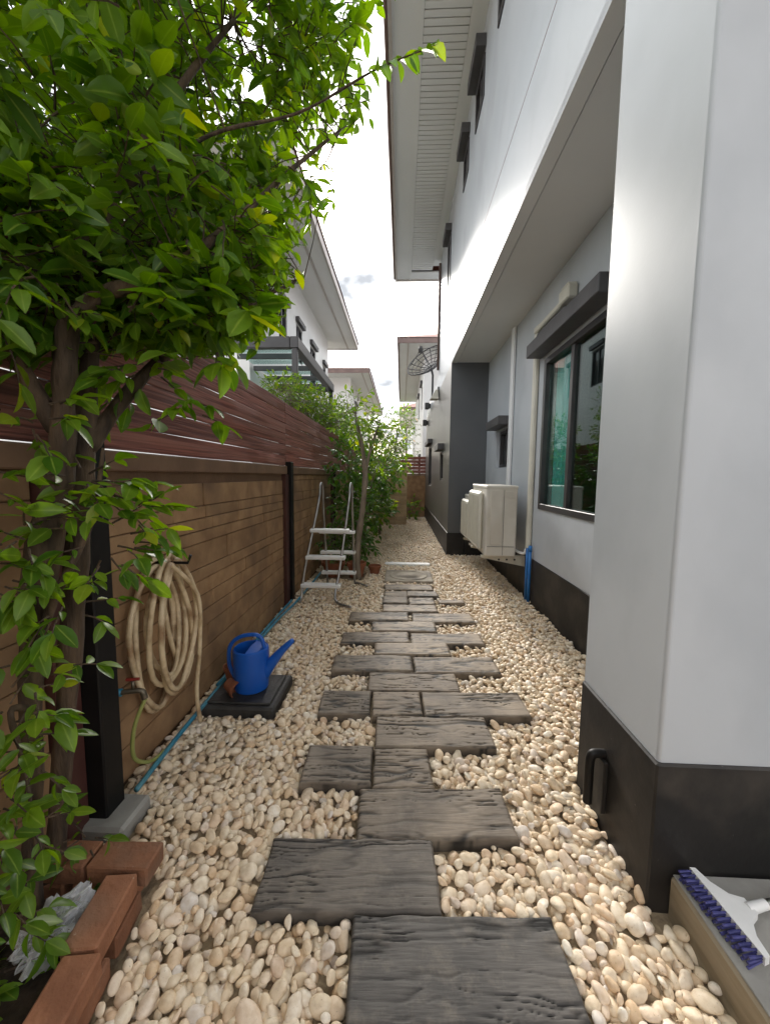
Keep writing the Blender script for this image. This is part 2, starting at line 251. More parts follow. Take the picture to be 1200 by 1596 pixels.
# ------------------------------------------------------------------ helpers: geometry
def link(o, parent=None):
    C.objects.link(o)
    if parent is not None:
        o.parent = parent; o.matrix_parent_inverse = Matrix.Identity(4)
        p = wpos(parent)
        o.location = o.location - p
    return o
_W = {}
def wpos(o): return Vector(_W.get(o.name, (0, 0, 0)))
class MB:
    def __init__(s): s.v = []; s.f = []
    def add(s, vs, fs):
        n = len(s.v); s.v += [tuple(v) for v in vs]; s.f += [tuple(i+n for i in f) for f in fs]
    def box(s, x0, x1, y0, y1, z0, z1, bev=0):
        if bev:
            b = min(bev, abs(x1-x0)*.49, abs(y1-y0)*.49, abs(z1-z0)*.49)
            s.cbox(x0, x1, y0, y1, z0, z1, b); return s
        s.add([(x0, y0, z0), (x1, y0, z0), (x1, y1, z0), (x0, y1, z0), (x0, y0, z1), (x1, y0, z1), (x1, y1, z1), (x0, y1, z1)],
              [(0, 3, 2, 1), (4, 5, 6, 7), (0, 1, 5, 4), (1, 2, 6, 5), (2, 3, 7, 6), (3, 0, 4, 7)]); return s
    def cbox(s, x0, x1, y0, y1, z0, z1, b):   # chamfered box
        X = (x0, x1); Y = (y0, y1); Z = (z0, z1); vs = []; idx = {}
        for i in (0, 1):
            for j in (0, 1):
                for k in (0, 1):
                    sx, sy, sz = (1, -1)[i], (1, -1)[j], (1, -1)[k]
                    for a in range(3):
                        d = [b*sx, b*sy, b*sz]; d[a] = 0
                        idx[i, j, k, a] = len(vs); vs.append((X[i]+d[0], Y[j]+d[1], Z[k]+d[2]))
        fs = []
        g = lambda i, j, k, a: idx[i, j, k, a]
        for i in (0, 1): q = [g(i, 0, 0, 0), g(i, 1, 0, 0), g(i, 1, 1, 0), g(i, 0, 1, 0)]; fs.append(q if i else q[::-1])
        for j in (0, 1): q = [g(0, j, 0, 1), g(0, j, 1, 1), g(1, j, 1, 1), g(1, j, 0, 1)]; fs.append(q if j else q[::-1])
        for k in (0, 1): q = [g(0, 0, k, 2), g(1, 0, k, 2), g(1, 1, k, 2), g(0, 1, k, 2)]; fs.append(q if k else q[::-1])
        for i in (0, 1):
            for j in (0, 1):
                q = [g(i, j, 0, 0), g(i, j, 0, 1), g(i, j, 1, 1), g(i, j, 1, 0)]; fs.append(q[::-1] if (i+j) % 2 == 0 else q)
            for k in (0, 1):
                q = [g(i, 0, k, 0), g(i, 0, k, 2), g(i, 1, k, 2), g(i, 1, k, 0)]; fs.append(q if (i+k) % 2 == 0 else q[::-1])
        for j in (0, 1):
            for k in (0, 1):
                q = [g(0, j, k, 1), g(0, j, k, 2), g(1, j, k, 2), g(1, j, k, 1)]; fs.append(q[::-1] if (j+k) % 2 == 0 else q)
        for i in (0, 1):
            for j in (0, 1):
                for k in (0, 1):
                    q = [g(i, j, k, 0), g(i, j, k, 1), g(i, j, k, 2)]; fs.append(q if (i+j+k) % 2 else q[::-1])
        s.add(vs, fs); return s
    def obox(s, M4, hx, hy, hz, bev=.003):    # oriented chamfered box
        t = MB(); t.cbox(-hx, hx, -hy, hy, -hz, hz, min(bev, hx*.8, hy*.8, hz*.8))
        s.add([M4 @ Vector(v) for v in t.v], t.f); return s
    def tube(s, pts, rad, n=8, cap=True, closed=False):
        P = [Vector(p) for p in pts]; m = len(P)
        if not hasattr(rad, '__len__'): rad = [rad]*m
        T = []
        for i in range(m):
            if closed: d = P[(i+1) % m]-P[i-1]
            else: d = P[min(i+1, m-1)]-P[max(i-1, 0)]
            T.append(d.normalized() if d.length > 1e-9 else Vector((0, 0, 1)))
        a = Vector((0, 0, 1)) if abs(T[0].z) < .9 else Vector((1, 0, 0))
        u = T[0].cross(a).normalized(); vs = []; fs = []
        for i in range(m):
            u = (u-T[i]*u.dot(T[i])).normalized(); v = T[i].cross(u)
            for k in range(n):
                an = 2*math.pi*k/n; vs.append(P[i]+(u*math.cos(an)+v*math.sin(an))*rad[i])
        for i in range(m if closed else m-1):
            j = (i+1) % m
            for k in range(n): fs.append((i*n+k, i*n+(k+1) % n, j*n+(k+1) % n, j*n+k))
        if cap and not closed: fs.append(tuple(range(n))[::-1]); fs.append(tuple((m-1)*n+k for k in range(n)))
        s.add(vs, fs); return s
    def lathe(s, c, prof, n=24, M4=None):
        c = Vector(c); vs = []; fs = []
        for r, z in prof:
            for k in range(n):
                a = 2*math.pi*k/n; vs.append(Vector((r*math.cos(a), r*math.sin(a), z)))
        for i in range(len(prof)-1):
            for k in range(n): fs.append((i*n+k, i*n+(k+1) % n, (i+1)*n+(k+1) % n, (i+1)*n+k))
        vs = [c+(M4 @ v if M4 else v) for v in vs]; s.add(vs, fs); return s
    def panel(s, axis, c, sg, u0, u1, v0, v1, holes=(), depth=.1):
        # sheet in the plane axis=c facing sg; u is the other ground axis, v is z; each hole gets reveals
        us = sorted({u0, u1, *[h[0] for h in holes], *[h[1] for h in holes]}); vs_ = sorted({v0, v1, *[h[2] for h in holes], *[h[3] for h in holes]})
        P = (lambda u, v, d=0: (c-sg*d, u, v)) if axis == 'X' else (lambda u, v, d=0: (u, c-sg*d, v))
        flip = (axis == 'X' and sg > 0) or (axis == 'Y' and sg < 0)
        def q(a, b, c_, d): s.add([a, b, c_, d] if flip else [d, c_, b, a], [(0, 1, 2, 3)])
        for i in range(len(us)-1):
            for j in range(len(vs_)-1):
                um = (us[i]+us[i+1])/2; vm = (vs_[j]+vs_[j+1])/2
                if any(h[0] < um < h[1] and h[2] < vm < h[3] for h in holes): continue
                q(P(us[i], vs_[j]), P(us[i+1], vs_[j]), P(us[i+1], vs_[j+1]), P(us[i], vs_[j+1]))
        for a, b, e, f in holes:
            q(P(a, e), P(a, f), P(a, f, depth), P(a, e, depth)); q(P(b, f), P(b, e), P(b, e, depth), P(b, f, depth))
            q(P(b, e), P(a, e), P(a, e, depth), P(b, e, depth)); q(P(a, f), P(b, f), P(b, f, depth), P(a, f, depth))
        return s
    def build(s, name, m, parent=None, origin=None, smooth=False):
        org = Vector(origin) if origin is not None else None
        if org is None:
            a = np.array(s.v); c = (a.min(0)+a.max(0))/2; org = Vector((c[0], c[1], a[:, 2].min()))
        me = bpy.data.meshes.new(name); me.from_pydata([tuple(Vector(v)-org) for v in s.v], [], s.f)
        if smooth: me.polygons.foreach_set('use_smooth', [True]*len(me.polygons))
        me.materials.append(M[m] if isinstance(m, str) else m); me.update()
        o = bpy.data.objects.new(name, me); o.location = org; link(o, parent); _W[o.name] = tuple(org)
        return o
def tag(o, label, cat=None, group=None, kind=None):
    if label: o['label'] = label
    if cat: o['category'] = cat
    if group: o['group'] = group
    if kind or cat: o['kind'] = kind or 'thing'
    return o
def thing(name, label, cat, loc, group=None):
    o = bpy.data.objects.new(name, None); C.objects.link(o); o.location = loc; o.empty_display_size = .1; _W[o.name] = tuple(loc)
    return tag(o, label, cat, group)
def smooth_sharp(o, ang=40):
    o.data.polygons.foreach_set('use_smooth', [True]*len(o.data.polygons)); o.data.set_sharp_from_angle(angle=math.radians(ang)); return o
def spline(pts, n=8):
    P = [Vector(p) for p in pts]; out = []
    for i in range(len(P)-1):
        a = P[max(i-1, 0)]; b = P[i]; c = P[i+1]; d = P[min(i+2, len(P)-1)]
        for k in range(n):
            t = k/n; out.append(.5*((2*b)+(c-a)*t+(2*a-5*b+4*c-d)*t*t+(3*b-a-3*c+d)*t**3))
    out.append(P[-1]); return out
def spl_r(r, n=8):
    out = []
    for i in range(len(r)-1):
        for k in range(n): out.append(r[i]+(r[i+1]-r[i])*k/n)
    return out+[r[-1]]
def np_mesh(name, verts, faces_flat, loops_per, m, parent=None, smooth=True):
    me = bpy.data.meshes.new(name); nf = len(faces_flat)//loops_per
    me.vertices.add(len(verts)); me.vertices.foreach_set('co', np.asarray(verts, np.float32).ravel())
    me.loops.add(len(faces_flat)); me.loops.foreach_set('vertex_index', np.asarray(faces_flat, np.int32))
    me.polygons.add(nf); me.polygons.foreach_set('loop_start', np.arange(0, nf*loops_per, loops_per, dtype=np.int32))
    me.polygons.foreach_set('loop_total', np.full(nf, loops_per, np.int32))
    me.update(calc_edges=True); me.validate()
    me.polygons.foreach_set('use_smooth', np.full(len(me.polygons), smooth))
    me.materials.append(M[m]); o = bpy.data.objects.new(name, me); link(o, parent)
    return o
# value noise in numpy
_tab = np.random.default_rng(3).random((256, 256))
def vnoise(x, y):
    xi = np.floor(x).astype(int); yi = np.floor(y).astype(int); fx = x-xi; fy = y-yi
    fx = fx*fx*(3-2*fx); fy = fy*fy*(3-2*fy)
    g = lambda a, b: _tab[a % 256, b % 256]
    return (g(xi, yi)*(1-fx)+g(xi+1, yi)*fx)*(1-fy)+(g(xi, yi+1)*(1-fx)+g(xi+1, yi+1)*fx)*fy
def fbm(x, y, o=4):
    s = 0; a = .5
    for i in range(o): s = s+a*vnoise(x*2**i+17*i, y*2**i+31*i); a *= .5
    return s/(1-.5**o)
def project(P):     # pixel of a world point, used only to prune branches to the crown's outline
    v = Vector(P)-Vector((0, 0, CAM_H)); z = v.dot(fw)
    if z < .05: return None
    return 600+600*v.dot(R2)/z, 798-600*v.dot(U2)/z, z

# ------------------------------------------------------------------ setting: ground
XW = .82          # plane of the house's outer wall
XR = 1.45         # wall of the recess under the upper storey
XL = -1.22        # face of the boundary wall
g = MB(); g.add([(-400, -100, -.09), (400, -100, -.09), (400, 900, -.09), (-400, 900, -.09)], [(0, 1, 2, 3)])
tag(g.build('ground', 'ground', origin=(0, 0, -.09)), 'bare earth reaching beyond the houses', kind='structure')
g = MB(); nx, ny = 14, 60
g.add([(XL+.0+(XR-XL)*i/nx, -1.2+14.4*j/ny, -.018+.006*math.sin(i*2.1+j*1.3)) for j in range(ny+1) for i in range(nx+1)],
      [(j*(nx+1)+i, j*(nx+1)+i+1, (j+1)*(nx+1)+i+1, (j+1)*(nx+1)+i) for j in range(ny) for i in range(nx)])
bed = tag(g.build('gravel_bed', 'gravel_base', origin=(0, 0, 0)), 'cream pebble bed filling the side passage between wall and house', kind='structure')

# ------------------------------------------------------------------ the path of imitation-wood planks
PROT = .045
PLANKS = [  # x0, x1, y0, y1, tone(0 dark grey..1 warm), cut
 (-.125, .485, .83, 1.078, .0), (-.455, .14, 1.07, 1.318, .15), (-.155, .455, 1.325, 1.565, .35), (-.435, -.118, 1.555, 1.80, .3), (-.112, .155, 1.55, 1.80, .5),
 (-.12, .49, 1.815, 2.065, .45), (-.465, -.165, 2.06, 2.30, .35), (-.155, .138, 2.065, 2.305, .6), (.145, .75, 2.07, 2.315, .45), (-.2, .39, 2.32, 2.555, .6),
 (-.475, .10, 2.55, 2.79, .5), (.108, .705, 2.555, 2.80, .6), (-.19, .395, 2.805, 3.02, .8), (-.48, .085, 3.01, 3.235, .7), (.098, .695, 3.015, 3.235, .6),
 (-.245, .33, 3.25, 3.48, .75), (-.48, .09, 3.485, 3.71, .6), (.125, .705, 3.49, 3.72, .7), (-.175, .385, 3.735, 3.95, .7), (-.185, .09, 4.0, 4.22, .5), (.10, .38, 3.99, 4.21, .75), (.42, .70, 4.04, 4.16, .8),
 (-.18, .09, 4.24, 4.44, .8), (.08, .44, 4.26, 4.46, .55), (-.185, .40, 4.50, 4.74, .7)]
PL_LABELS = {0: 'dark grey wood-grain plank with bold wavy grain, first of the path beside the brush', 1: 'dark grey wood-grain plank beside the brick planter, second of the path', 2: 'grey wood-grain plank reaching towards the black plinth corner',
 3: 'dark half plank with a jagged crack along its right end', 4: 'short cracked plank piece joined to the dark half plank', 8: 'long grey-brown plank in the row of three pieces', 6: 'short left piece of the row of three plank pieces',
 7: 'short middle piece of the row of three plank pieces', 5: 'single wide grey-brown plank just before the row of three pieces',
 9: 'single brown-grey plank between the three-piece row and the first pair', 10: 'wall-side plank of the plank pair level with the watering can', 11: 'house-side plank of the plank pair level with the watering can',
 12: 'single tan-grey plank just past the pair level with the watering can', 13: 'wall-side plank of the second plank pair, past the watering can', 14: 'house-side plank of the second plank pair, past the watering can',
 15: 'single plank between the second and third plank pairs', 16: 'wall-side plank of the third pair, next to the curved ladder foot', 17: 'house-side plank of the third pair, across from the ladder foot',
 18: 'single plank just beyond the third plank pair', 19: 'short dark plank piece beside the ladder, wall side of its row', 20: 'short pale plank piece in the middle of the row beside the ladder', 21: 'thin small plank piece lying alone towards the air-conditioner',
 22: 'short pale plank piece on the wall side, second row from the square tile', 23: 'short darker plank piece on the house side, second row from the square tile', 24: 'last full plank of the path, touching the square tile'}
plank_objs = []
for i, (x0, x1, y0, y1, tone) in enumerate(PLANKS):
    near = y0 < 2.4; Lx = x1-x0; Ly = y1-y0; res = .0035 if y0 < 1.3 else (.005 if near else .012)
    nx = int(Lx/res); ny = int(Ly/res)
    u = np.linspace(0, Lx, nx+1); v = np.linspace(0, Ly, ny+1); Ug, Vg = np.meshgrid(u, v)
    so_ = i*13.7
    warp = .05*(fbm(Ug*3.1+so_, Vg*4+so_, 3)-.5)+.012*(fbm(Ug*14+so_, Vg*14, 2)-.5)
    kx, ky = random.uniform(.1, Lx-.05), random.uniform(.05, Ly-.05)     # a knot bends the grain
    kd = np.sqrt(((Ug-kx)/2.2)**2+(Vg-ky)**2); warp = warp+np.sign(Vg-ky)*.022*np.exp(-(kd/.03)**2)
    g1 = vnoise(Ug*2.6+so_, (Vg+warp)*44+so_*3); g2 = vnoise(Ug*4.2+so_+50, (Vg+warp)*80+so_); g3 = vnoise(Ug*9+so_+90, (Vg+warp)*170)
    msk = np.clip((fbm(Ug*4+so_, Vg*8+so_, 3)-.30)*4, .12, 1)
    groove = np.clip(np.exp(-((g1-.5)/.06)**2)+.8*np.exp(-((g2-.5)/.06)**2)*msk, 0, 1)*np.clip(msk+.25, 0, 1)
    fine = np.exp(-((g3-.5)/.07)**2)*msk
    ed = np.minimum(np.minimum(Ug, Lx-Ug), np.minimum(Vg, Ly-Vg)); wob = .004*(fbm(Ug*30+so_, Vg*30, 2))
    drop = np.clip(1-(ed)/(.007+wob), 0, 1)**2
    top = .036+.004*(fbm(Ug*4+so_, Vg*4, 2)-.5)
    Z = top-.0050*groove-.0014*fine-.010*drop
    jit = .004*(fbm(Vg*12+so_, Ug*12+5, 2)-.5)
    X = Ug-Lx/2+jit*2*(drop > 0); Y = Vg-Ly/2+jit*2*(drop > 0)
    vv = np.stack([X, Y, Z], -1).reshape(-1, 3)
    idx = np.arange((nx+1)*(ny+1)).reshape(ny+1, nx+1)
    q = np.stack([idx[:-1, :-1], idx[:-1, 1:], idx[1:, 1:], idx[1:, :-1]], -1).reshape(-1, 4)
    ring = list(idx[0, :])+list(idx[1:, -1])+list(idx[-1, :-1][::-1])+list(idx[1:-1, 0][::-1])
    nb = len(vv); low = vv[ring].copy(); low[:, 2] = -.025
    rn = len(ring); side = [[ring[(k+1) % rn], ring[k], nb+k, nb+(k+1) % rn] for k in range(rn)]
    vv = np.vstack([vv, low]); q = np.vstack([q, np.array(side)])
    me_o = np_mesh('path_plank', vv, q.ravel(), 4, 'plank')
    ga = np.concatenate([np.clip(groove*.95+fine*.25+drop*.2, 0, 1).ravel(), np.full(rn, .72)])  # plank sides set dark: dirt plus the shade of the faces
    a = me_o.data.attributes.new('groove', 'FLOAT', 'POINT'); a.data.foreach_set('value', ga.astype(np.float32))
    me_o.data.set_sharp_from_angle(angle=math.radians(50))
    me_o.location = ((x0+x1)/2, (y0+y1)/2, random.uniform(-.004, .004)); me_o.rotation_euler = (random.uniform(-.006, .006), random.uniform(-.006, .006), PROT+random.uniform(-.012, .012))
    me_o['tone'] = min(1.0, tone+.12*(y0 > 1.2))
    lab = PL_LABELS.get(i)
    tag(me_o, lab, 'paving plank', 'wood-grain planks of the path'); plank_objs.append((x0, x1, y0, y1))
# round-patterned paving tile and pale edging strip beyond the planks
t = thing('paving_tile', 'pale square paving tile with a round centre at the path end', 'paving tile', (.12, 5.15, 0))
m = MB(); m.box(-.2, .43, 4.87, 5.45, -.03, .035, .008); m.build('slab', 'tile', t)
m = MB(); m.lathe((.115, 5.16, 0), [(.255, .034), (.255, .041), (.235, .043), (.23, .037), (.13, .037), (.125, .043), (0.001, .045)], 40); m.build('round_inset', 'tile', t, smooth=True)
m = MB(); m.box(-.24, .46, 5.85, 5.99, -.03, .03, .008); tag(m.build('edging_strip', 'white_far'), 'pale concrete strip lying across the far pebbles', 'edging')

# ------------------------------------------------------------------ pebbles
EXCL = [(a+.001, b-.001, c+.001, d-.001, PROT) for a, b, c, d in plank_objs] + [(-.2, .43, 4.87, 5.45, 0), (-.24, .46, 5.85, 5.99, 0), (-1.16, -.70, 2.05, 2.46, 0), (-1.3, -.795, 1.075, 1.17, 0), 
        (-1.22, -1.02, 1.27, 1.45, 0), (.825, 2, 1.10, 1.66, 0), (.888, 2, -2, 1.12, 0), (.82, 1.5, 6.76, 14, 0), (-1.22, -.5, 5.0, 5.4, 0)]
def excluded(x, y, r):
    if y < 1.1 and x-r < -.80+.17*(1.06-y): return True
    for a, b, c, d, ro in EXCL:
        cx_, cy_ = (a+b)/2, (c+d)/2; dx, dy = x-cx_, y-cy_
        if ro: dx, dy = dx*math.cos(ro)+dy*math.sin(ro), -dx*math.sin(ro)+dy*math.cos(ro)
        if abs(dx) < (b-a)/2+r and abs(dy) < (d-c)/2+r: return True
    return False
def ico(sub):
    import bmesh
    bm = bmesh.new(); bmesh.ops.create_icosphere(bm, subdivisions=sub, radius=1)
    bm.verts.ensure_lookup_table(); v = np.array([x.co[:] for x in bm.verts]); f = np.array([[a.index for a in p.verts] for p in bm.faces]); bm.free(); return v, f
cell = .05; grid = {}; peb = []
def try_add(x, y, r):
    gx, gy = int(x//cell), int(y//cell)
    for i in range(gx-2, gx+3):
        for j in range(gy-2, gy+3):
            for (px_, py_, pr) in grid.get((i, j), ()):
                if (px_-x)**2+(py_-y)**2 < (pr+r)**2*.62: return False
    if excluded(x, y, r*.80): return False
    grid.setdefault((gx, gy), []).append((x, y, r)); peb.append((x, y, r)); return True
Y0, Y1 = -.4, 13.0
for (rlo, rhi, ntry) in ((.020, .026, 7000), (.0145, .0195, 34000), (.010, .0145, 60000)):
    for k in range(ntry):
        yy = Y0+(Y1-Y0)*(random.random()**1.35); x = random.uniform(XL+.02, XR-.02); r = random.uniform(rlo, rhi)
        if yy > 6.8 and x > .8: continue
        try_add(x, yy, r)
peb = np.array(peb)
def pebble_xf(n, r, flat=True):
    a = r*rng.uniform(1.05, 1.5, n); b = r*rng.uniform(.82, 1.05, n); c = r*rng.uniform(.50, .80, n)
    return a, b, c
def rotmats(n, tilt):
    th = rng.uniform(0, 2*np.pi, n); tx = rng.normal(0, tilt, n); ty = rng.normal(0, tilt, n)
    c, s = np.cos(th), np.sin(th); z = np.zeros(n); o = np.ones(n)
    Rz = np.stack([np.stack([c, -s, z], -1), np.stack([s, c, z], -1), np.stack([z, z, o], -1)], 1)
    c, s = np.cos(tx), np.sin(tx); Rx = np.stack([np.stack([o, z, z], -1), np.stack([z, c, -s], -1), np.stack([z, s, c], -1)], 1)
    c, s = np.cos(ty), np.sin(ty); Ry = np.stack([np.stack([c, z, s], -1), np.stack([z, o, z], -1), np.stack([-s, z, c], -1)], 1)
    return Rx @ Ry @ Rz
def pebble_verts(base, P, r, tilt):
    n = len(P); a, b, c = pebble_xf(n, r)
    V = np.repeat(base[None], n, 0)
    k1 = rng.normal(0, 1.5, (n, 1, 3)); ph = rng.uniform(0, 6.28, (n, 1)); k2 = rng.normal(0, 2.2, (n, 1, 3))
    d = 1+.13*np.sin((V*k1).sum(-1)+ph)+.07*np.sin((V*k2).sum(-1)+2*ph)
    V = V*d[..., None]*np.stack([a, b, c], -1)[:, None, :]
    V = np.einsum('nij,nvj->nvi', rotmats(n, tilt), V)
    return V+P[:, None, :]
v1, f1 = ico(1); v2, f2 = ico(2); v3, f3 = ico(3)
X_, Y_, Rr = peb[:, 0], peb[:, 1], peb[:, 2]
Zc = rng.uniform(-.012, .014, len(peb))
P = np.stack([X_, Y_, Zc], 1)
# the 300 stones that show largest are objects of their own
dist = np.sqrt(X_**2+Y_**2+CAM_H**2); score = Rr/dist
inview = np.array([(lambda q: q is not None and 0 < q[0] < 1200 and 0 < q[1] < 1590)(project(p)) if p[1] < 2.2 else False for p in P])
order = np.argsort(-np.where(inview, score, 0))[:300]; single = np.zeros(len(peb), bool); single[order] = True
Vs = pebble_verts(v3, P[single], Rr[single], .38)
for k, (V, c0) in enumerate(zip(Vs, P[single])):
    me = bpy.data.meshes.new('pebble'); me.from_pydata((V-c0).tolist(), [], f3.tolist()); me.polygons.foreach_set('use_smooth', [True]*len(f3)); me.materials.append(M['pebble'])
    o = bpy.data.objects.new('pebble', me); o.location = c0; C.objects.link(o); o.parent = bed
# second, lower layer that fills the gaps
nl = 26000; Pl = np.stack([rng.uniform(XL+.02, XR-.02, nl), Y0+(8-Y0)*rng.random(nl)**1.4, rng.uniform(-.022, -.006, nl)], 1)
Pl = np.array([p for p in Pl if not excluded(p[0], p[1], .012)]); Rl = rng.uniform(.012, .020, len(Pl))
allV = []; allF = []; off = 0
for selm, base, fc in ((~single & (Y_ < 2.0), v3, f3), (~single & (Y_ >= 2.0) & (Y_ < 6.5), v2, f2), (~single & (Y_ >= 6.5), v1, f1)):
    V = pebble_verts(base, P[selm], Rr[selm], .38); n = len(V)
    allV.append(V.reshape(-1, 3)); allF.append((fc[None]+(np.arange(n)*len(base))[:, None, None]+off).reshape(-1)); off += n*len(base)
V = pebble_verts(v2, Pl, Rl, .5); n = len(V); allV.append(V.reshape(-1, 3)); allF.append((f2[None]+(np.arange(n)*len(v2))[:, None, None]+off).reshape(-1))
tag(np_mesh('loose_pebbles', np.vstack(allV), np.concatenate(allF), 3, 'pebble', bed), None, kind='stuff')
print('pebbles', len(peb), len(Pl))

# ------------------------------------------------------------------ the house on the right
PL = .49; OV = 3.30; SOF = 6.2
house = thing('house', 'white two-storey house with dark plinth and jutting upper storey', 'house', (1.6, 5.0, 0))
YF, YB = 1.17, 1.66       # corner pillar
YG = 6.75                 # far ground-floor block
YE = 9.15; YLOW = 13.3    # end of upper storey, end of low rear wing
m = MB()
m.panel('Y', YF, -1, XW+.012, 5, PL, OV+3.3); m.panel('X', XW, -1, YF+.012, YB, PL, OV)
for k in range(4):
    a0, a1 = math.pi/2*k/4, math.pi/2*(k+1)/4; q0 = (XW+.012-.012*math.cos(a0), YF+.012-.012*math.sin(a0)); q1 = (XW+.012-.012*math.cos(a1), YF+.012-.012*math.sin(a1))
    m.add([(*q0, PL), (*q1, PL), (*q1, SOF), (*q0, SOF)], [(0, 1, 2, 3)])
m.panel('Y', YB, 1, XW, XR, 0, OV)
m.build('corner_pillar', 'white_wall', house)
m = MB()   # plinth stands a centimetre proud
p = .010
m.box(XW-p, 5, YF-p, YB+.004, -.06, PL, .006); m.build('plinth', 'plinth', house)
m = MB(); m.box(XR-p, XR+.1, YB+.02, YG-.002, -.06, PL, .006); m.build('plinth', 'plinth', house)
m = MB(); m.box(XW-p, XW+.3, YG-p, YLOW, -.06, .40, .006); m.box(XW+.31, XR-.012, YG-p, YG+.1, -.06, .40, .006); m.build('plinth', 'plinth', house)
BW = (2.85, 4.12, 1.05, 2.58); SW = (5.42, 6.03, 1.52, 2.06)
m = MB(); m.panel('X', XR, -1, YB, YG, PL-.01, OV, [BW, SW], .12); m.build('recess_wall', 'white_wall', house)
m = MB(); m.panel('Y', YG, -1, XW, XR, .39, OV); m.build('grey_wall', 'grey_wall', house)
FW = [(7.75, 8.35, 1.30, 1.88), (10.7, 11.9, 1.12, 2.25)]
m = MB(); m.panel('X', XW, -1, YG, YLOW, .39, OV, FW, .10); m.panel('Y', YLOW, 1, XW, 5, 0, 3.62); m.build('rear_wall', 'grey_gloss', house)
m = MB(); m.panel('X', XW, -1, YE, YLOW, OV, 3.62); m.add([(XW, YE, 3.62), (5, YE, 3.62), (5, YLOW, 3.62), (XW, YLOW, 3.62)], [(0, 1, 2, 3)]); m.build('low_parapet', 'white_wall', house)
UW = [(3.4, 3.9, 5.4, 5.82), (4.5, 4.98, 5.4, 5.82), (5.44, 5.86, 5.36, 5.76), (7.22, 7.68, 4.5, 5.64)]
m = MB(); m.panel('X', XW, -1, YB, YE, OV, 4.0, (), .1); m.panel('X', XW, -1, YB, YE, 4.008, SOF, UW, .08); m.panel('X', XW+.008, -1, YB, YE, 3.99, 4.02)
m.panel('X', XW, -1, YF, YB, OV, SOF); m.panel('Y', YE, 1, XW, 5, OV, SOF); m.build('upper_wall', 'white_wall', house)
m = MB(); m.box(XW+.0, XW+.095, YB, YG, OV-.004, OV+.05); m.build('drip_edge', 'ceiling', house)
m = MB(); m.box(XW+.103, XR+.1, YB, YG, OV+.004, OV+.06); m.build('overhang_ceiling', 'ceiling', house)
# eave
EX = -.20; EY = 10.0
m = MB(); m.box(EX+.03, .12, -3, EY-.03, SOF, SOF+.03); m.box(.12, .17, -3, EY-.03, SOF-.012, SOF+.03); m.box(.66, XW+.02, -3, YE+.2, SOF-.012, SOF+.03); m.box(.17, 5, EY-.35, EY-.03, SOF, SOF+.03); m.build('soffit', 'soffit', house)
m = MB(); m.box(.172, .658, -3, EY-.36, SOF+.02, SOF+.05); vent = m.build('soffit_vent', 'hood', house)
m = MB(); m.box(-.243, .243, -.033, .033, -.011, .004, .002); slat0 = None
yy = .6; 
while yy < EY-.45:
    if slat0 is None:
        slat0 = m.build('slat', 'soffit', vent, origin=(0, 0, 0)); o = slat0
    else: o = slat0.copy(); C.objects.link(o); o.parent = vent
    o.location = Vector((.415, yy, SOF))-wpos(vent); yy += .078
m = MB(); m.box(.172, .658, -3, .55, SOF-.008, SOF+.012); m.build('slat_board', 'soffit', vent)
m = MB(); m.box(EX-.012, EX+.03, -3, EY, SOF-.035, SOF+.16); m.box(EX-.012, 5, EY-.03, EY+.012, SOF-.035, SOF+.16); m.build('fascia', 'fascia_pale', house)
m = MB(); m.box(EX-.06, EX-.014, -3, EY+.05, SOF+.03, SOF+.20, .012); m.box(EX-.06, 5, EY+.014, EY+.06, SOF+.03, SOF+.20, .012); m.build('roof_edge', 'fascia', house)
def hip_roof(x0, x1, y0, y1, z, h, name='roof', parent=None, mt='roof'):
    ix = min((x1-x0), (y1-y0))/2; m = MB(); xm = (x0+x1)/2; ym = (y0+y1)/2
    if x1-x0 < y1-y0: a, b = (xm, y0+ix, z+h), (xm, y1-ix, z+h)
    else: a, b = (x0+ix, ym, z+h), (x1-ix, ym, z+h)
    vs = [(x0, y0, z), (x1, y0, z), (x1, y1, z), (x0, y1, z), a, b]
    m.add(vs, [(0, 1, 4), (1, 2, 5, 4), (2, 3, 5), (3, 0, 4, 5)] if x1-x0 < y1-y0 else [(0, 1, 5, 4), (1, 2, 5), (2, 3, 4, 5), (3, 0, 4)])
    return m.build(name, mt, parent)
hip_roof(EX-.05, 8, -3, EY+.05, SOF+.18, 2.4, 'roof', house)

def window(parent, axis, c, sg, u0, u1, z0, z1, depth, hood=None, pane='pane_far', split=True, frame='frame', fwid=.05, hood_len=.12):
    # frame mesh set in the reveal; children: pane, sash, hood
    def bx(m, ua, ub, da, db, za, zb, bev=.004):   # d: distance behind the wall face
        a, b = c-sg*da, c-sg*db
        if axis == 'X': m.box(min(a, b), max(a, b), ua, ub, za, zb, bev)
        else: m.box(ua, ub, min(a, b), max(a, b), za, zb, bev)
    f = MB(); e = .002
    bx(f, u0+e, u0+fwid, depth-.075, depth, z0+e, z1-e); bx(f, u1-fwid, u1-e, depth-.075, depth, z0+e, z1-e)
    bx(f, u0+fwid, u1-fwid, depth-.075, depth, z0+e, z0+fwid); bx(f, u0+fwid, u1-fwid, depth-.075, depth, z1-fwid, z1-e)
    w_ = f.build('window', frame, parent)
    um = (u0+u1)/2
    for ua, ub in (((u0+fwid, um), (um, u1-fwid)) if split else ((u0+fwid, u1-fwid),)):
        g_ = MB(); bx(g_, ua+.004, ub-.004, depth-.032, depth-.026, z0+fwid, z1-fwid, .001); g_.build('pane', pane, w_)
    if split:
        g_ = MB(); bx(g_, um-.03, um+.03, depth-.06, depth-.02, z0+fwid, z1-fwid); g_.build('sash', frame, w_)
    if hood:
        g_ = MB(); bx(g_, u0-hood, u1+hood, -hood_len, .0-.001, z1+.03, z1+.15, .005); g_.build('hood', 'hood', w_)
    return w_
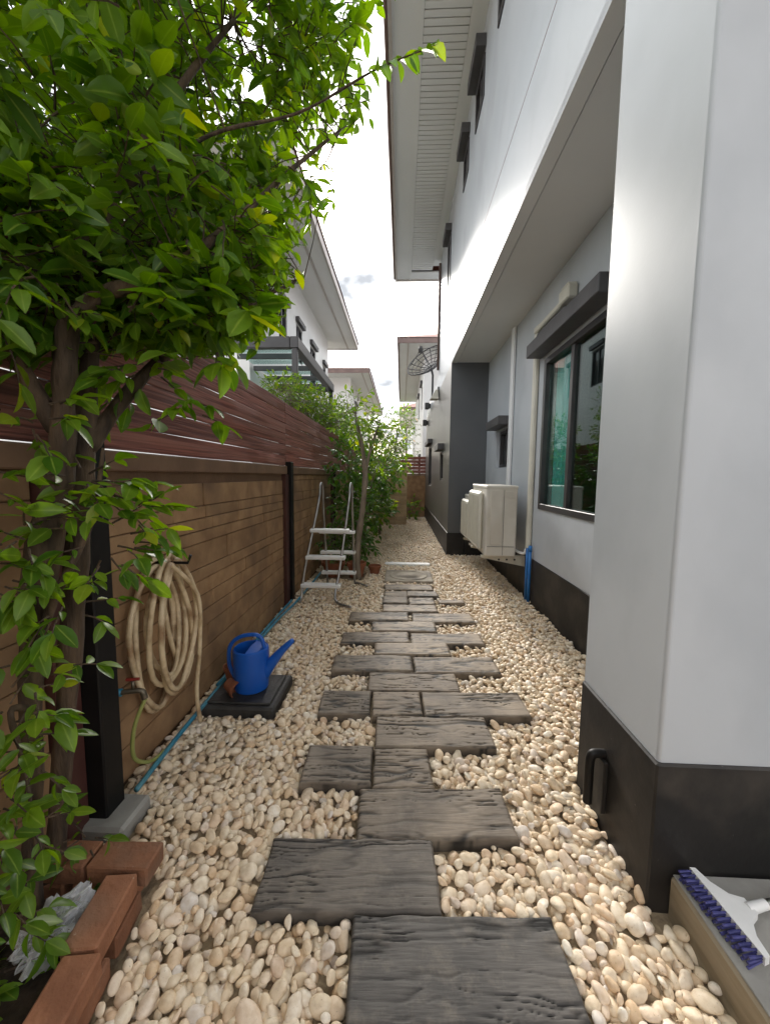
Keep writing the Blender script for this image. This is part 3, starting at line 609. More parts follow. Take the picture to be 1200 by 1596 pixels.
# big sliding window of the recess
bw = window(house, 'X', XR, -1, *BW, .062, pane='glass', fwid=.06)
m = MB(); m.box(XR+.13, XR+2.2, BW[0]-.4, BW[1]+.5, BW[2]-.6, BW[2]-.58); m.box(XR+2.2, XR+2.22, BW[0]-.4, BW[1]+.5, BW[2]-.6, OV); m.box(XR+.13, XR+2.2, BW[1]+.5, BW[1]+.52, BW[2]-.6, OV); m.box(XR+.13, XR+2.2, BW[0]-.42, BW[0]-.4, BW[2]-.6, OV); m.box(XR+.13, XR+2.2, BW[0]-.4, BW[1]+.5, OV-.2, OV-.18)
m.build('room_lining', 'dark_room', bw)
m = MB()   # curtain in folds, drawn to the far side
n = 60; ys = [BW[1]-.05-.34*k/n for k in range(n+1)]
m.add([(XR+.125+.022*math.sin(k*.9)+.008*math.sin(k*2.3), ys[k], z) for z in (BW[2]-.05, BW[3]) for k in range(n+1)], [(k, k+1, n+2+k, n+1+k) for k in range(n)])
m.build('curtain', 'curtain', bw, smooth=True)
m = MB(); m.box(XR-.16, XR-.002, BW[0]-.1, BW[1]+.12, BW[3]+.04, BW[3]+.17, .006); m.build('hood', 'hood', bw)
m = MB(); m.box(XR-.06, XR-.002, 3.55, 4.24, BW[3]+.255, BW[3]+.29, .004); m.build('dark_channel', 'hood', house)
window(house, 'X', XR, -1, *SW, .12, hood=.08, fwid=.045, hood_len=.16)
for fwn in FW: window(house, 'X', XW, -1, *fwn, .10, hood=.10, fwid=.04, hood_len=.12)
for uw in UW: window(house, 'X', XW, -1, *uw, .06, hood=.03, fwid=.05, hood_len=.11)
# pipes and fittings fixed to the house
m = MB(); m.box(XR-.045, XR-.003, 5.17, 5.27, PL, OV, .01); m.build('downpipe', 'white_pipe', house)
m = MB(); m.box(XR-.055, XR-.003, 4.27, 4.345, .56, 2.9, .015); m.box(XR-.055, XR-.003, 3.62, 4.25, 2.905, 2.965, .012); m.box(XR-.06, XR-.003, 4.21, 4.345, 2.90, 2.97, .012); m.build('pipe_cover', 'cream_pipe', house)
m = MB(); m.box(XR-.09, XR-.004, 3.42, 3.62, 2.88, 3.0, .012); m.box(XR-.08, XR-.004, 3.45, 3.59, 3.003, 3.02, .004); m.build('cable_box', 'cream_pipe', house)
m = MB(); m.tube([(XR-.04, 4.20, .62), (XR-.04, 4.20, -.03)], .017, 12); m.tube([(XR-.04, 4.20, .58), (XR-.04, 4.20, .64)], .021, 12); m.tube([(XR-.045, 4.275, .60), (XR-.045, 4.275, .02)], .015, 10); m.build('blue_drain_pipe', 'blue_conduit', house, smooth=True)
m = MB(); m.tube(spline([(XW-.008, 1.45, .305), (XW-.05, 1.45, .305), (XW-.063, 1.45, .29), (XW-.066, 1.45, .25), (XW-.066, 1.45, .10)], 5), .017, 12); smooth_sharp(m.build('overflow_pipe', 'black_steel', house))
m = MB(); m.box(XW-.03, XW-.012, 1.415, 1.475, .08, .29, .002); m.build('pipe_backing', 'plinth', house)
m = MB(); m.tube([(XW-.02, YE-.06, SOF-.1), (XW-.02, YE-.06, OV+.5)], .03, 10); m.build('rain_pipe', 'fascia', house, smooth=True)
t = thing('wall_lamp', 'white pyramid-shaped wall lamp on the rear wing wall', 'wall lamp', (XW, 9.0, 3.12))
m = MB(); m.add([(XW-.012, 8.86, 3.12), (XW-.012, 9.1, 3.12), (XW-.2, 9.1, 3.12), (XW-.2, 8.86, 3.12), (XW-.03, 8.95, 3.34), (XW-.03, 9.02, 3.34), (XW-.07, 9.02, 3.34), (XW-.07, 8.95, 3.34)], [(0, 1, 2, 3), (3, 2, 6, 7), (0, 3, 7, 4), (2, 1, 5, 6), (4, 7, 6, 5), (1, 0, 4, 5)]); m.build('shade', 'cream_pipe', t)
m = MB(); m.box(XW-.028, XW-.001, 8.93, 9.04, 3.14, 3.40, .004); m.build('bracket', 'ac_dark', t)
for yy, zz in ((11.6, 3.35), (12.6, 3.0)):
    t = thing('wall_lamp', 'small dark box lamp on the rear wing, %s' % ('above the tall far window' if yy < 12 else 'next to the fence end'), 'wall lamp', (XW-.06, yy, zz)); m = MB(); m.box(XW-.16, XW-.03, yy-.08, yy+.08, zz, zz+.18, .012); m.build('housing', 'ac_dark', t); m = MB(); m.box(XW-.029, XW-.001, yy-.05, yy+.05, zz+.03, zz+.15, .004); m.build('bracket', 'ac_dark', t)

# ------------------------------------------------------------------ air-conditioner outdoor units
def ac_unit(lab, y0, y1, z0, z1, x0, x1):
    t = thing('air_conditioner', lab, 'air conditioner', ((x0+x1)/2, (y0+y1)/2, z0-.12), 'outdoor units on the recess wall')
    m = MB(); m.box(x0, x1, y0, y1, z0, z1, .014); m.build('casing', 'ac', t)
    m = MB(); m.box(x0-.004, x1+.004, y0-.004, y1+.004, z1-.03, z1+.008, .008); m.build('top_cover', 'ac', t)
    m = MB(); yc, zc_ = (y0+y1)/2+.06, (z0+z1)/2-.01; r = min(y1-y0, z1-z0)*.43   # deep fan guard
    m.box(x0-.055, x0-.001, yc-r, yc+r, zc_-r, zc_+r, .03); fg = m.build('fan_guard', 'cream_pipe', t)
    for k in range(9):
        m = MB(); q = yc-r+.05+(2*r-.1)*k/8; m.tube([(x0-.060, q, zc_-r+.05), (x0-.060, q, zc_+r-.05)], .006, 6); m.build('guard_bar', 'cream_pipe', fg)
    m = MB(); m.box(x0+.05, x0+(x1-x0)*.52, y0-.008, y0-.001, z0+.14, z1-.05, .003); m.build('service_panel', 'ac', t)
    m = MB(); m.box(x0+(x1-x0)*.62, x1-.05, y0-.006, y0-.001, z1-.13, z1-.06, .002); m.build('side_handle', 'ac', t)
    m = MB(); m.box(x0+(x1-x0)*.56, x0+(x1-x0)*.56+.004, y0-.0025, y0-.001, z0+.02, z1-.04); m.box(x0+.02, x1-.02, y0-.003, y0-.0012, z0+.115, z0+.119); m.build('panel_seam', 'ac_dark', t)
    for yb in (y0+.1, y1-.1):
        m = MB(); m.add([(x0-.02, yb, z0-.03), (x0-.02, yb+.04, z0-.03), (XR-.012, yb+.04, z0-.13), (XR-.012, yb, z0-.13), (x0-.02, yb, z0-.004), (x0-.02, yb+.04, z0-.004), (XR-.012, yb+.04, z0-.004), (XR-.012, yb, z0-.004)], [(0, 3, 2, 1), (4, 5, 6, 7), (0, 1, 5, 4), (1, 2, 6, 5), (2, 3, 7, 6), (3, 0, 4, 7)])
        b_ = m.build('bracket', 'cream_pipe', t)
        for k in range(3):
            m = MB(); cx_ = x1-.16+.09*k; m.tube([(cx_, yb-.003, z0-.05), (cx_, yb+.001, z0-.05)], .012, 10); m.build('bolt_hole', 'ac_dark', b_)
    return t
ac_unit('large cream outdoor air-conditioner next to the blue drain pipe', 4.35, 5.18, .48, 1.28, .955, 1.30)
ac_unit('smaller cream outdoor air-conditioner next to the dark grey wall', 5.5, 6.2, .42, 1.10, 1.02, 1.33)
t = thing('refrigerant_pipe', 'pale insulated pipe looping from the outdoor unit to the wall cover', 'pipe', (1.38, 4.34, .5))
m = MB(); m.tube(spline([(1.302, 4.5, .56), (1.35, 4.40, .53), (1.39, 4.335, .53), (1.40, 4.31, .58)], 6), .016, 8); m.build('pipe', 'white_plastic', t, smooth=True)

# ------------------------------------------------------------------ satellite dish on the low wing
t = thing('satellite_dish', 'black mesh satellite dish on a pole above the low rear wing', 'satellite dish', (.98, 11.3, 3.62))
ax = Vector((-.50, -.55, .62)).normalized(); q = Vector((0, 0, 1)).rotation_difference(ax); dc = Vector((.80, 11.3, 4.46)); RD = .62
def dishp(r, a): return dc+q @ Vector((r*math.cos(a), r*math.sin(a), .42*r*r/RD))
m = MB(); m.tube([dishp(RD, 2*math.pi*k/36) for k in range(36)], .016, 6, closed=True); m.build('rim', 'wire', t)
for k in range(16): m = MB(); m.tube([dishp(RD*s/6, 2*math.pi*k/16) for s in range(7)], .012, 4); m.build('rib', 'wire', t)
for r in (.12, .24, .36, .48, .58): m = MB(); m.tube([dishp(RD*r/.68, 2*math.pi*k/30) for k in range(30)], .009, 4, closed=True); m.build('ring_wire', 'wire', t)
m = MB(); m.tube([(dc.x+.05, dc.y, 3.6), (dc.x+.05, dc.y, 4.25), dc], .03, 8); m.build('mast', 'wire', t)
fp = dc+ax*.62
m = MB(); m.tube([dc, fp], .012, 6); m.build('feed_support', 'wire', t)
for k in range(3): m = MB(); m.tube([dishp(RD*.95, k*2.1+.4), fp], .008, 5); m.build('feed_strut', 'wire', t)
m = MB(); m.lathe(fp, [(.0, -.09), (.06, -.09), (.07, .0), (.04, .07), (0, .07)], 12); m.build('feed_horn', 'ac_dark', t)

# ------------------------------------------------------------------ neighbouring houses
def simple_house(lab, xw, side, y0, y1, z=SOF, ov=.95, depth=9, wins=(), soff='soffit', hw='white_far', roofh=2.3):
    # side=+1: house lies towards +X of its wall plane
    xb = xw+side*depth; xa, xb_ = min(xw, xb), max(xw, xb); sg = -side
    t = thing('house', lab, 'house', ((xa+xb_)/2, (y0+y1)/2, 0))
    m = MB(); m.panel('X', xw, sg, y0, y1, 0, z, wins, .09); m.panel('Y', y0, -1, xa, xb_, 0, z); m.panel('Y', y1, 1, xa, xb_, 0, z); m.panel('X', xb, side, y0, y1, 0, z); m.build('wall', hw, t)
    m = MB(); xo, xo2 = (xa-ov, xb_+ov); m.box(xo+.02, xo2-.02, y0-ov+.02, y1+ov-.02, z, z+.04); m.build('soffit', soff, t)
    e = xw-side*(ov-.32); a, b = sorted((e, e+side*.05))
    m = MB(); m.box(a, b, y0-ov+.02, y1+ov-.02, z-.02, z-.002); m.build('soffit_joint', 'fascia_pale', t)
    m = MB(); m.box(xo-.03, xo2+.03, y0-ov-.03, y0-ov+.018, z-.03, z+.16); m.box(xo-.03, xo2+.03, y1+ov-.018, y1+ov+.03, z-.03, z+.16); m.box(xo-.03, xo+.018, y0-ov+.02, y1+ov-.02, z-.03, z+.16); m.box(xo2-.018, xo2+.03, y0-ov+.02, y1+ov-.02, z-.03, z+.16); m.build('fascia', 'fascia_pale' if soff != 'soffit' else 'fascia', t)
    hip_roof(xo-.06, xo2+.06, y0-ov-.06, y1+ov+.06, z+.165, roofh, 'roof', t)
    for wn in wins: window(t, 'X', xw, sg, *wn, .09, hood=.05, fwid=.05, hood_len=.09)
    return t
M['soffit_white'] = mat('soffit_white', (.72, .72, .71), (.77, .77, .76), scale=.8, rough=.6, coords='World')
simple_house('white two-storey neighbour house behind the maroon fence with long eave', -2.7, -1, 6.9, 14.2, ov=.95, soff='soffit_white',
             wins=[(8.6, 9.2, 4.3, 5.2), (10.0, 10.6, 4.3, 5.2), (11.5, 12.2, 4.1, 5.15), (13.3, 13.8, 4.1, 5.1)])
simple_house('white house with red-brown roof further along the fence', -2.55, -1, 19.4, 30, ov=.97, wins=[(21, 22, 4.2, 5.2)])
simple_house('white two-storey house beyond the low rear wing, red roof edge', XW, 1, 15.4, 24.5, ov=.98, wins=[(16.5, 17.3, 4.2, 5.2), (19, 19.8, 4.2, 5.2), (17, 18, 1.2, 2.2)])
simple_house('far house with orange-red roof at the end of the passage', XW, 1, 29.5, 38, ov=.98, wins=[(31, 32, 4.2, 5.2)])
simple_house('added unseen white house behind the camera, shading the near pillar', 9.0, -1, -19, -9.5, ov=.8, depth=16, roofh=2.2)  # out of view; added to block sky light on the pillar front
# dark steel canopy on the neighbour's side
t = thing('canopy', 'dark steel carport canopy with clear roof panels beside the neighbour house', 'canopy', (-2.1, 7.1, 0))
m = MB(); m.box(-1.62, -1.5, 5.65, 8.6, 3.2, 3.36, .006); m.build('beam', 'frame', t)
m = MB(); m.box(-2.68, -1.625, 5.65, 5.75, 3.2, 3.36, .006); m.build('beam', 'frame', t)
m = MB(); m.box(-2.68, -1.625, 8.5, 8.6, 3.2, 3.36, .006); m.build('beam', 'frame', t)
for yy in (6.35, 7.05, 7.75): m = MB(); m.box(-2.68, -1.625, yy-.025, yy+.025, 3.25, 3.33, .004); m.build('rafter', 'frame', t)
for k, yy in enumerate((5.76, 6.38, 7.08, 7.78)): m = MB(); m.box(-2.66, -1.63, yy+.01, yy+.57, 3.335, 3.345); m.build('roof_panel', M['glass'], t)
for yy in (5.7, 8.55): m = MB(); m.box(-1.6, -1.52, yy-.04, yy+.04, -.09, 3.198, .004); m.build('post', 'frame', t)

# ------------------------------------------------------------------ left boundary wall and fence
bw_t = thing('boundary_wall', 'brown coursed block wall with pilasters along the pebble passage', 'wall', (XL-.06, 5.5, 0))
m = MB(); m.box(XL-.12, XL-.008, -4.3, 13.15, -.09, 1.44); m.build('core', 'brown_mortar', bw_t)
POSTY = [-1.34, 1.38, 4.08, 6.8, 9.52, 12.24]
meshes = {}
def block_mesh(L_, h):
    key = (round(L_, 2), h)
    if key not in meshes:
        m = MB(); m.cbox(-.018, .018, 0, key[0]-.005, 0, h-.005, .0035)
        me = bpy.data.meshes.new('block'); me.from_pydata(m.v, [], m.f); me.materials.append(M['brown_wall']); meshes[key] = me
    return meshes[key]
stuff = MB(); nblk = 0
for bi in range(len(POSTY)-1):
    ya, yb = POSTY[bi]+.052, POSTY[bi+1]-.16
    z = 0.0; rowi = 0
    hs = []
    while z < 1.33:
        h = random.choice((.075, .10, .14, .155))
        if z+h > 1.33: h = 1.385-z
        y = ya+ (0 if rowi % 2 else .0)
        while y < yb-.01:
            l = round(random.uniform(.28, .72), 2)
            if yb-y-l < .14: l = yb-y
            prot = random.uniform(-.003, .003)+ (.003 if h < .09 else 0)
            if bi in (1, 2) or (bi == 0 and y > .55) or (bi == 3 and nblk < 290):
                o = bpy.data.objects.new('block', block_mesh(l, round(h, 3))); C.objects.link(o); o.parent = bw_t
                o.location = Vector((XL-.016+prot, y, z))-wpos(bw_t); nblk += 1
            else: stuff.box(XL-.034+prot, XL+.002+prot, y, y+l-.005, z, z+h-.005)
            y += l
        z += h; rowi += 1
print('blocks', nblk)
tag(stuff.build('far_blocks', 'brown_wall', bw_t), None, kind='stuff')
for bi in range(len(POSTY)-1):
    m = MB(); m.box(XL-.13, XL+.022, POSTY[bi]+.05, POSTY[bi+1]-.05, 1.39, 1.475, .006); m.build('coping', 'brown_trim', bw_t)
for y in POSTY:
    m = MB(); m.box(XL-.02, XL+.035, y-.155, y-.052, -.05, 1.388, .006); m.build('pilaster', 'dark_brown_steel', bw_t)
fence = thing('slat_fence', 'maroon wood-grain slat fence on top of the brown block wall', 'fence', (XL, 5.5, 1.47))
for y in POSTY:
    m = MB(); m.box(XL+.0, XL+(.10 if y < 2 else .06), y-.05, y+.05, -.04, 1.52, .006); m.build('post', 'black_steel', fence)
    m = MB(); m.box(XL-.075, XL-.03, y-.03, y+.03, 1.478, 2.16, .004); m.build('upright', 'black_steel', fence)
slat_me = {}
for bi in range(len(POSTY)-1):
    for k in range(6):
        Lb = POSTY[bi+1]-POSTY[bi]-.006
        m = MB(); n = 18; z0 = 0; h = .106
        # long board, gently uneven along its length
        for s_ in range(n):
            pass
        vs = []; fs = []
        for s_ in range(n+1):
            yy = Lb*s_/n; dx = .0022*math.sin(s_*.9+k+bi*2); dz = .002*math.sin(s_*.55+2*k+bi)
            vs += [(-.010+dx, yy, .003+dz), (-.010+dx, yy, h-.003+dz), (-.007+dx, yy, h+dz), (.007+dx, yy, h+dz), (.010+dx, yy, h-.003+dz), (.010+dx, yy, .003+dz), (.007+dx, yy, dz), (-.007+dx, yy, dz)]
        for s_ in range(n):
            for c_ in range(8): fs.append((s_*8+c_, s_*8+(c_+1) % 8, (s_+1)*8+(c_+1) % 8, (s_+1)*8+c_))
        fs.append(tuple(range(8))[::-1]); fs.append(tuple(n*8+c_ for c_ in range(8)))
        y0_ = POSTY[bi]+.003
        m.add([(v[0]+XL-.018+random.uniform(-.002, .002), v[1]+y0_, v[2]+1.482+k*.1108) for v in vs], fs)
        o = m.build('slat', 'maroon', fence, origin=(XL-.018, y0_, 1.482+k*.1108)); smooth_sharp(o, 30)
# end wall of the passage
ew = thing('boundary_wall', 'brown rendered wall closing the far end of the passage', 'wall', (.5, 13.2, 0))
m = MB(); m.box(-3, 1.2, 13.32, 13.45, -.09, 1.42); m.build('panel', 'brown_wall', ew)
m = MB(); m.box(.02, .10, 13.26, 13.319, -.05, 1.42, .005); m.build('pilaster', 'dark_brown_steel', ew)
m = MB(); m.box(-3, 1.2, 13.30, 13.46, 1.422, 1.48, .005); m.build('coping', 'brown_trim', ew)
ef = thing('slat_fence', 'short maroon slat fence closing the far end of the passage', 'fence', (.5, 13.4, 1.48))
for k in range(5): m = MB(); m.box(-1.2, 1.2, 13.37, 13.39, 1.49+k*.115, 1.595+k*.115, .003); m.build('slat', 'maroon', ef)
for x in (-.6, .05, .6): m = MB(); m.box(x-.025, x+.025, 13.392, 13.43, 1.482, 2.06, .003); m.build('post', 'black_steel', ef)
yw = thing('boundary_wall', 'added unseen brown wall behind the camera, dimming low light', 'wall', (2, -4.4, 0))  # never in view; added to cut low light on the pillar
m = MB(); m.box(XL-.12, 8, -4.5, -4.35, -.09, 2.1); m.build('panel', 'brown_wall', yw)
# tan block return wall, its top stepping down
tw = thing('return_wall', 'tan coursed block wall stub with curved top behind the small tree', 'wall', (-.25, 10.95, 0))
for k in range(15):
    z = k*.118; xl = -.62+max(0, (k-9))**1.6*.045
    x = .16; 
    while x > xl+.02:
        l = min(random.uniform(.22, .5), x-xl)
        m = MB(); m.box(x-l+.003, x, 10.9+random.uniform(-.004, .004), 11.08, z, z+.112, .005); m.build('block', 'tan_wall', tw); x -= l

# ------------------------------------------------------------------ concrete step, brush
m = MB(); m.box(.875, 4, -2, 1.158, -.06, .118, .008)
st = tag(m.build('concrete_step', 'form_concrete'), 'rough concrete step beside the black plinth with a brush on it', 'step')
m = MB(); m.box(.882, 4, -2, 1.155, .1185, .124, .002); m.build('screed', 'concrete', st)
t = thing('scrub_brush', 'white push brush head with purple bristles lying on the step', 'brush', (.95, 1.02, .125))
bo = Vector((.935, 1.03, .150)); bd = Vector((-.10, 1, .0)).normalized(); bn = Vector((1, .12, .03)).normalized()
bz = bd.cross(bn); bz = -bz if bz.z < 0 else bz
def BP(a, b, c): return bo+bd*a+bn*b+bz*c
m = MB(); prof = [(-.115, 0), (.115, 0), (.112, .016), (.07, .026), (.035, .052), (.02, .085), (-.02, .085), (-.035, .052), (-.07, .026), (-.112, .016)]
n = len(prof); m.add([BP(a, b, .012 if b < .03 else .010) for a, b in prof]+[BP(a, b, -.012 if b < .03 else -.010) for a, b in prof], [tuple(range(n)), tuple(range(n, 2*n))[::-1]]+[(i, n+i, n+(i+1) % n, (i+1) % n) for i in range(n)])
m.build('head', 'white_plastic', t)
for row in range(3):
    for k in range(16):
        m = MB(); a = -.108+.0144*k; c = -.007+.007*row
        m.tube([BP(a, -.0, c), BP(a+random.uniform(-.004, .004), -.040+random.uniform(-.004, .002), c*1.9-.004)], [.0026, .0040], 6); m.build('bristle_tuft', 'purple', t)
m = MB(); m.tube([BP(0, .075, 0), BP(.004, .135, .004)], [.015, .013], 12); smooth_sharp(m.build('socket', 'white_plastic', t))
m = MB(); m.tube([BP(.004, .136, .004), BP(.012, .30, .012)], .010, 12); m.build('handle', 'chrome', t, smooth=True)
m = MB(); m.tube([BP(.0125, .301, .013), BP(.06, 1.1, .05)], .0115, 12); m.build('grip', 'green_plastic', t, smooth=True)

# ------------------------------------------------------------------ brick planter, soil, bag
pt = thing('brick_planter', 'low terracotta brick planter around the foot of the tree', 'planter', (-1.0, .9, 0))
BR = []   # (x, y, z, rotation, half length)
def brick(x, y, z, rz, hl=.098, hw=.047, hz=.033):
    m = MB(); Mx = Matrix.Rotation(rz, 4, 'Z'); m.obox(Mx, hl, hw, hz, .005)
    m.v = [(v[0]+x+random.uniform(-.0012, .0012), v[1]+y+random.uniform(-.0012, .0012), v[2]+z) for v in m.v]
    m.build('brick', 'brick', pt, origin=(x, y, z))
for lev, z in enumerate((.034, .104)):
    s_ = .0 if lev else .05
    brick(-.886-s_, 1.118, z, .02); brick(-1.09-s_*.6, 1.113, z, .015, .098 if lev else .06)
    a = math.radians(97)
    for k in range(5):
        y = .968-.2*k+(0 if lev else .04)
        if lev == 0 and k == 0: brick(-.842, 1.0, z, a, .066); continue
        brick(-.842+.035*k+(.008 if k % 2 else 0)-.01*(lev == 0), y-.008, z, a)
m = MB(); m.box(XL+.01, -.855, -.3, 1.065, -.06, .02); so_o = m.build('soil', 'soil', pt)
tb = thing('plastic_bag', 'crumpled clear plastic bag lying inside the brick planter', 'bag', (-.96, .93, .02))
v, f = ico(4); v = v+0; k1 = v*np.array([.045, .075, .05])
dn = (fbm(v[:, 0]*3.1+5, v[:, 1]*3.1+v[:, 2]*2.3, 4)-.5)*1.5+(fbm(v[:, 2]*6+9, v[:, 0]*6+v[:, 1]*5, 3)-.5)*.5
dn = dn-.55*np.abs(fbm(v[:, 0]*4+v[:, 2]*3, v[:, 1]*4+2, 3)-.5)*2; k1 = k1*(1.25+dn[:, None]); k1[:, 2] -= k1[:, 2].min(); k1 = k1 @ np.array([[1, -.5, 0], [.35, 1, .0], [0, 0, 1]])
o = np_mesh('film', k1, f.ravel(), 3, 'bag', tb, smooth=True); o.location = (0, 0, .0)
# concrete footing at the black post
m = MB(); m.box(XL+.005, -1.03, 1.285, 1.46, -.05, .045, .012); tag(m.build('post_footing', 'concrete'), 'small rough concrete footing at the black fence post', 'footing')

# ------------------------------------------------------------------ hose, tap, blue pipe
t = thing('garden_hose', 'cream garden hose coiled on a hook of the brown wall', 'hose', (XL, 1.8, .15))
pts = []; loops = [(1.76, .235, .93, .17), (1.81, .17, .975, .27), (1.76, .215, .945, .225), (1.85, .14, .985, .54), (1.79, .205, .965, .185), (1.855, .15, .96, .39), (1.80, .185, .965, .24)]
for li in range(len(loops)-1):
    a, b = loops[li], loops[li+1]
    for s_ in range(28):
        f_ = s_/28; L4 = [a[i]*(1-f_)+b[i]*f_ for i in range(4)]; an = 2*math.pi*f_
        zc_ = (L4[2]+L4[3])/2; zh = (L4[2]-L4[3])/2; cz = math.cos(an)
        wdt = L4[1]*.84*(1-.28*max(0, cz)**2)
        pts.append((XL+.022+.02*li+.018*f_+.012*math.sin(an*2+li), L4[0]-.025+wdt*math.sin(an)+.008*math.sin(an*3+li*2), zc_+zh*cz))
pts = [(XL+.06, 1.88, .42), (XL+.045, 1.86, .55), (XL+.035, 1.83, .75)]+pts
m = MB(); m.tube(pts, .0125, 10); m.build('coil', 'hose', t, smooth=True)
m = MB(); m.tube(spline([pts[-1], (XL+.16, 1.93, .75), (XL+.14, 1.97, .45), (XL+.12, 1.96, .2), (XL+.14, 1.95, .03)], 6), .011, 8); m.build('loose_end', 'hose', t, smooth=True)
m = MB(); m.tube([(XL-.005, 1.80, .95), (XL+.19, 1.80, .95), (XL+.205, 1.80, .99)], .007, 8); m.build('hook', 'black_steel', t)
t = thing('garden_tap', 'old brass tap with blue connector beside the black post', 'tap', (XL, 1.52, .44))
m = MB(); m.tube([(XL+.004, 1.50, .455), (XL+.05, 1.505, .455)], .016, 10); m.build('connector', 'blue_pipe', t, smooth=True)
m = MB(); m.tube(spline([(XL+.045, 1.505, .455), (XL+.09, 1.52, .455), (XL+.12, 1.53, .45), (XL+.13, 1.533, .415)], 5), [.011]*11+[.013]*5, 10); m.tube([(XL+.09, 1.52, .46), (XL+.09, 1.52, .50)], .007, 8); m.build('spout', 'brass', t, smooth=True)
m = MB(); m.tube([(XL+.065, 1.515, .507), (XL+.115, 1.525, .507)], .007, 8); m.build('lever', 'red_plastic', t)
m = MB(); m.tube(spline([(XL+.13, 1.533, .412), (XL+.10, 1.50, .30), (XL+.085, 1.51, .16), (XL+.09, 1.60, .07), (XL+.10, 1.70, .05)], 6), .0085, 8); m.build('tap_tail', 'green_hose', t, smooth=True)
t = thing('water_pipe', 'blue plastic water pipe running along the foot of the brown wall', 'pipe', (XL+.12, 3, .03))
m = MB(); m.tube(spline([(XL+.117, 1.47, .045), (XL+.10, 1.9, .05), (XL+.09, 2.6, .045), (XL+.10, 3.4, .05), (XL+.13, 4.0, .048), (XL+.125, 5.2, .045)], 8), .0115, 10); m.build('pipe', 'blue_pipe', t, smooth=True)
m = MB(); m.tube(spline([(XL+.065, 2.3, .040), (XL+.06, 3.3, .045), (XL+.06, 4.0, .04)], 8), .011, 8); m.build('thin_pipe', 'blue_pipe', t, smooth=True)

# ------------------------------------------------------------------ black cover slab, watering can, toppled pots
t = thing('drain_cover', 'square black drain cover slab on the pebbles under the watering can', 'cover', (-.93, 2.255, 0))
m = MB(); m.box(-1.15, -.71, 2.06, 2.45, -.03, .045, .012); m.build('frame', 'pad', t)
m = MB(); m.box(-1.118, -.742, 2.09, 2.42, .0455, .058, .006); m.build('lid', 'pad', t)
can = thing('watering_can', 'blue plastic watering can on the black drain cover', 'watering can', (-.915, 2.26, .058))
cx_, cy_, cz = -.915, 2.26, .0585
m = MB(); m.lathe((cx_, cy_, cz), [(.0, .0), (.092, .0), (.100, .006), (.104, .03), (.106, .12), (.108, .235), (.105, .255), (.098, .262), (.096, .255), (.1, .22)], 32); smooth_sharp(m.build('body', 'blue_can', can), 35)
m = MB(); n = 14   # half lid over the front, raised rim round the filling hole
vs = [(cx_, cy_, cz+.268)]+[(cx_+.1*math.cos(a), cy_+.1*math.sin(a), cz+.258) for a in [-math.pi/2+math.pi*k/n for k in range(n+1)]]
m.add(vs, [(0, k+1, k+2) for k in range(n)]); m.build('half_lid', 'blue_can', can, smooth=True)
m = MB(); m.tube(spline([(cx_+.085, cy_, cz+.255), (cx_+.06, cy_, cz+.325), (cx_-.0, cy_, cz+.338), (cx_-.08, cy_, cz+.315), (cx_-.133, cy_, cz+.255), (cx_-.138, cy_, cz+.14), (cx_-.105, cy_, cz+.06)], 7), .0125, 10); m.build('handle', 'blue_can', can, smooth=True)
m = MB(); m.tube(spline([(cx_+.075, cy_, cz+.09), (cx_+.13, cy_, cz+.165), (cx_+.20, cy_-.005, cz+.25), (cx_+.265, cy_-.01, cz+.315)], 6), spl_r([.042, .033, .022, .015], 6), 12); m.build('spout', 'blue_can', can, smooth=True)
def pot(lab, x, y, z, r, h, M4=None, plant=None, group=None):
    t = thing('flower_pot', lab, 'flower pot', (x, y, z), group)
    m = MB(); m.lathe((x, y, z), [(.0, 0), (r*.68, 0), (r*.9, h*.74), (r*1.02, h*.75), (r*1.05, h), (r*.93, h), (r*.88, h*.8), (r*.6, h*.1), (0, h*.1)], 24, M4); smooth_sharp(m.build('shell', 'terracotta', t), 35); return t
pot('small empty terracotta pot tipped on its side against the brown wall', -1.04, 2.21, .105, .05, .09, Matrix.Rotation(1.75, 4, Vector((.55, .8, .1)).normalized()))
pot('small terracotta pot standing upright behind the watering can', -1.085, 2.36, .0585, .052, .085)

# ------------------------------------------------------------------ pool ladder
lad = thing('pool_ladder', 'steel A-frame pool ladder with white treads standing by the wall', 'ladder', (-.85, 4.4, 0))
def side(xb, xt, foot):
    near = [(xb+.012, 4.06, .05), (xb+.035, 4.14, .35), (xt-.01, 4.33, 1.05), (xt, 4.39, 1.24), (xt+.005, 4.435, 1.29), (xt+.01, 4.48, 1.24), (xt+.01, 4.52, 1.0), (xt+.012, 4.66, .4), (xt+.015, 4.74, .06)]
    if foot: near = [(xb+.20, 3.84, .032), (xb+.09, 3.90, .034), (xb+.02, 3.99, .045), (xb+.004, 4.045, .12)]+near[1:]+[(xt+.05, 4.74, .035), (xt+.18, 4.62, .032)]
    else: near = [(xb-.0, 4.0, .02)]+near+[(xt+.02, 4.76, .015)]
    m = MB(); m.tube(spline(near, 7), .0145, 10); m.build('rail', 'chrome', lad, smooth=True)
side(-1.085, -.93, False); side(-.70, -.585, True)
for z, y, xa, xb in ((.18, 4.095, -1.08, -.645), (.475, 4.175, -1.045, -.605), (.765, 4.255, -1.01, -.575)):
    m = MB(); Mx = Matrix.Translation(((xa+xb)/2, y, z)) @ Matrix.Rotation(.0, 4, 'Z'); m.obox(Mx, (xb-xa)/2, .05, .019, .006); m.build('tread', 'white_plastic', lad)
for z, y in ((.17, 4.715), (.44, 4.65), (.70, 4.59)):
    m = MB(); m.obox(Matrix.Translation((-.765, y, z)), .215, .045, .017, .006); m.build('tread', 'white_plastic', lad)

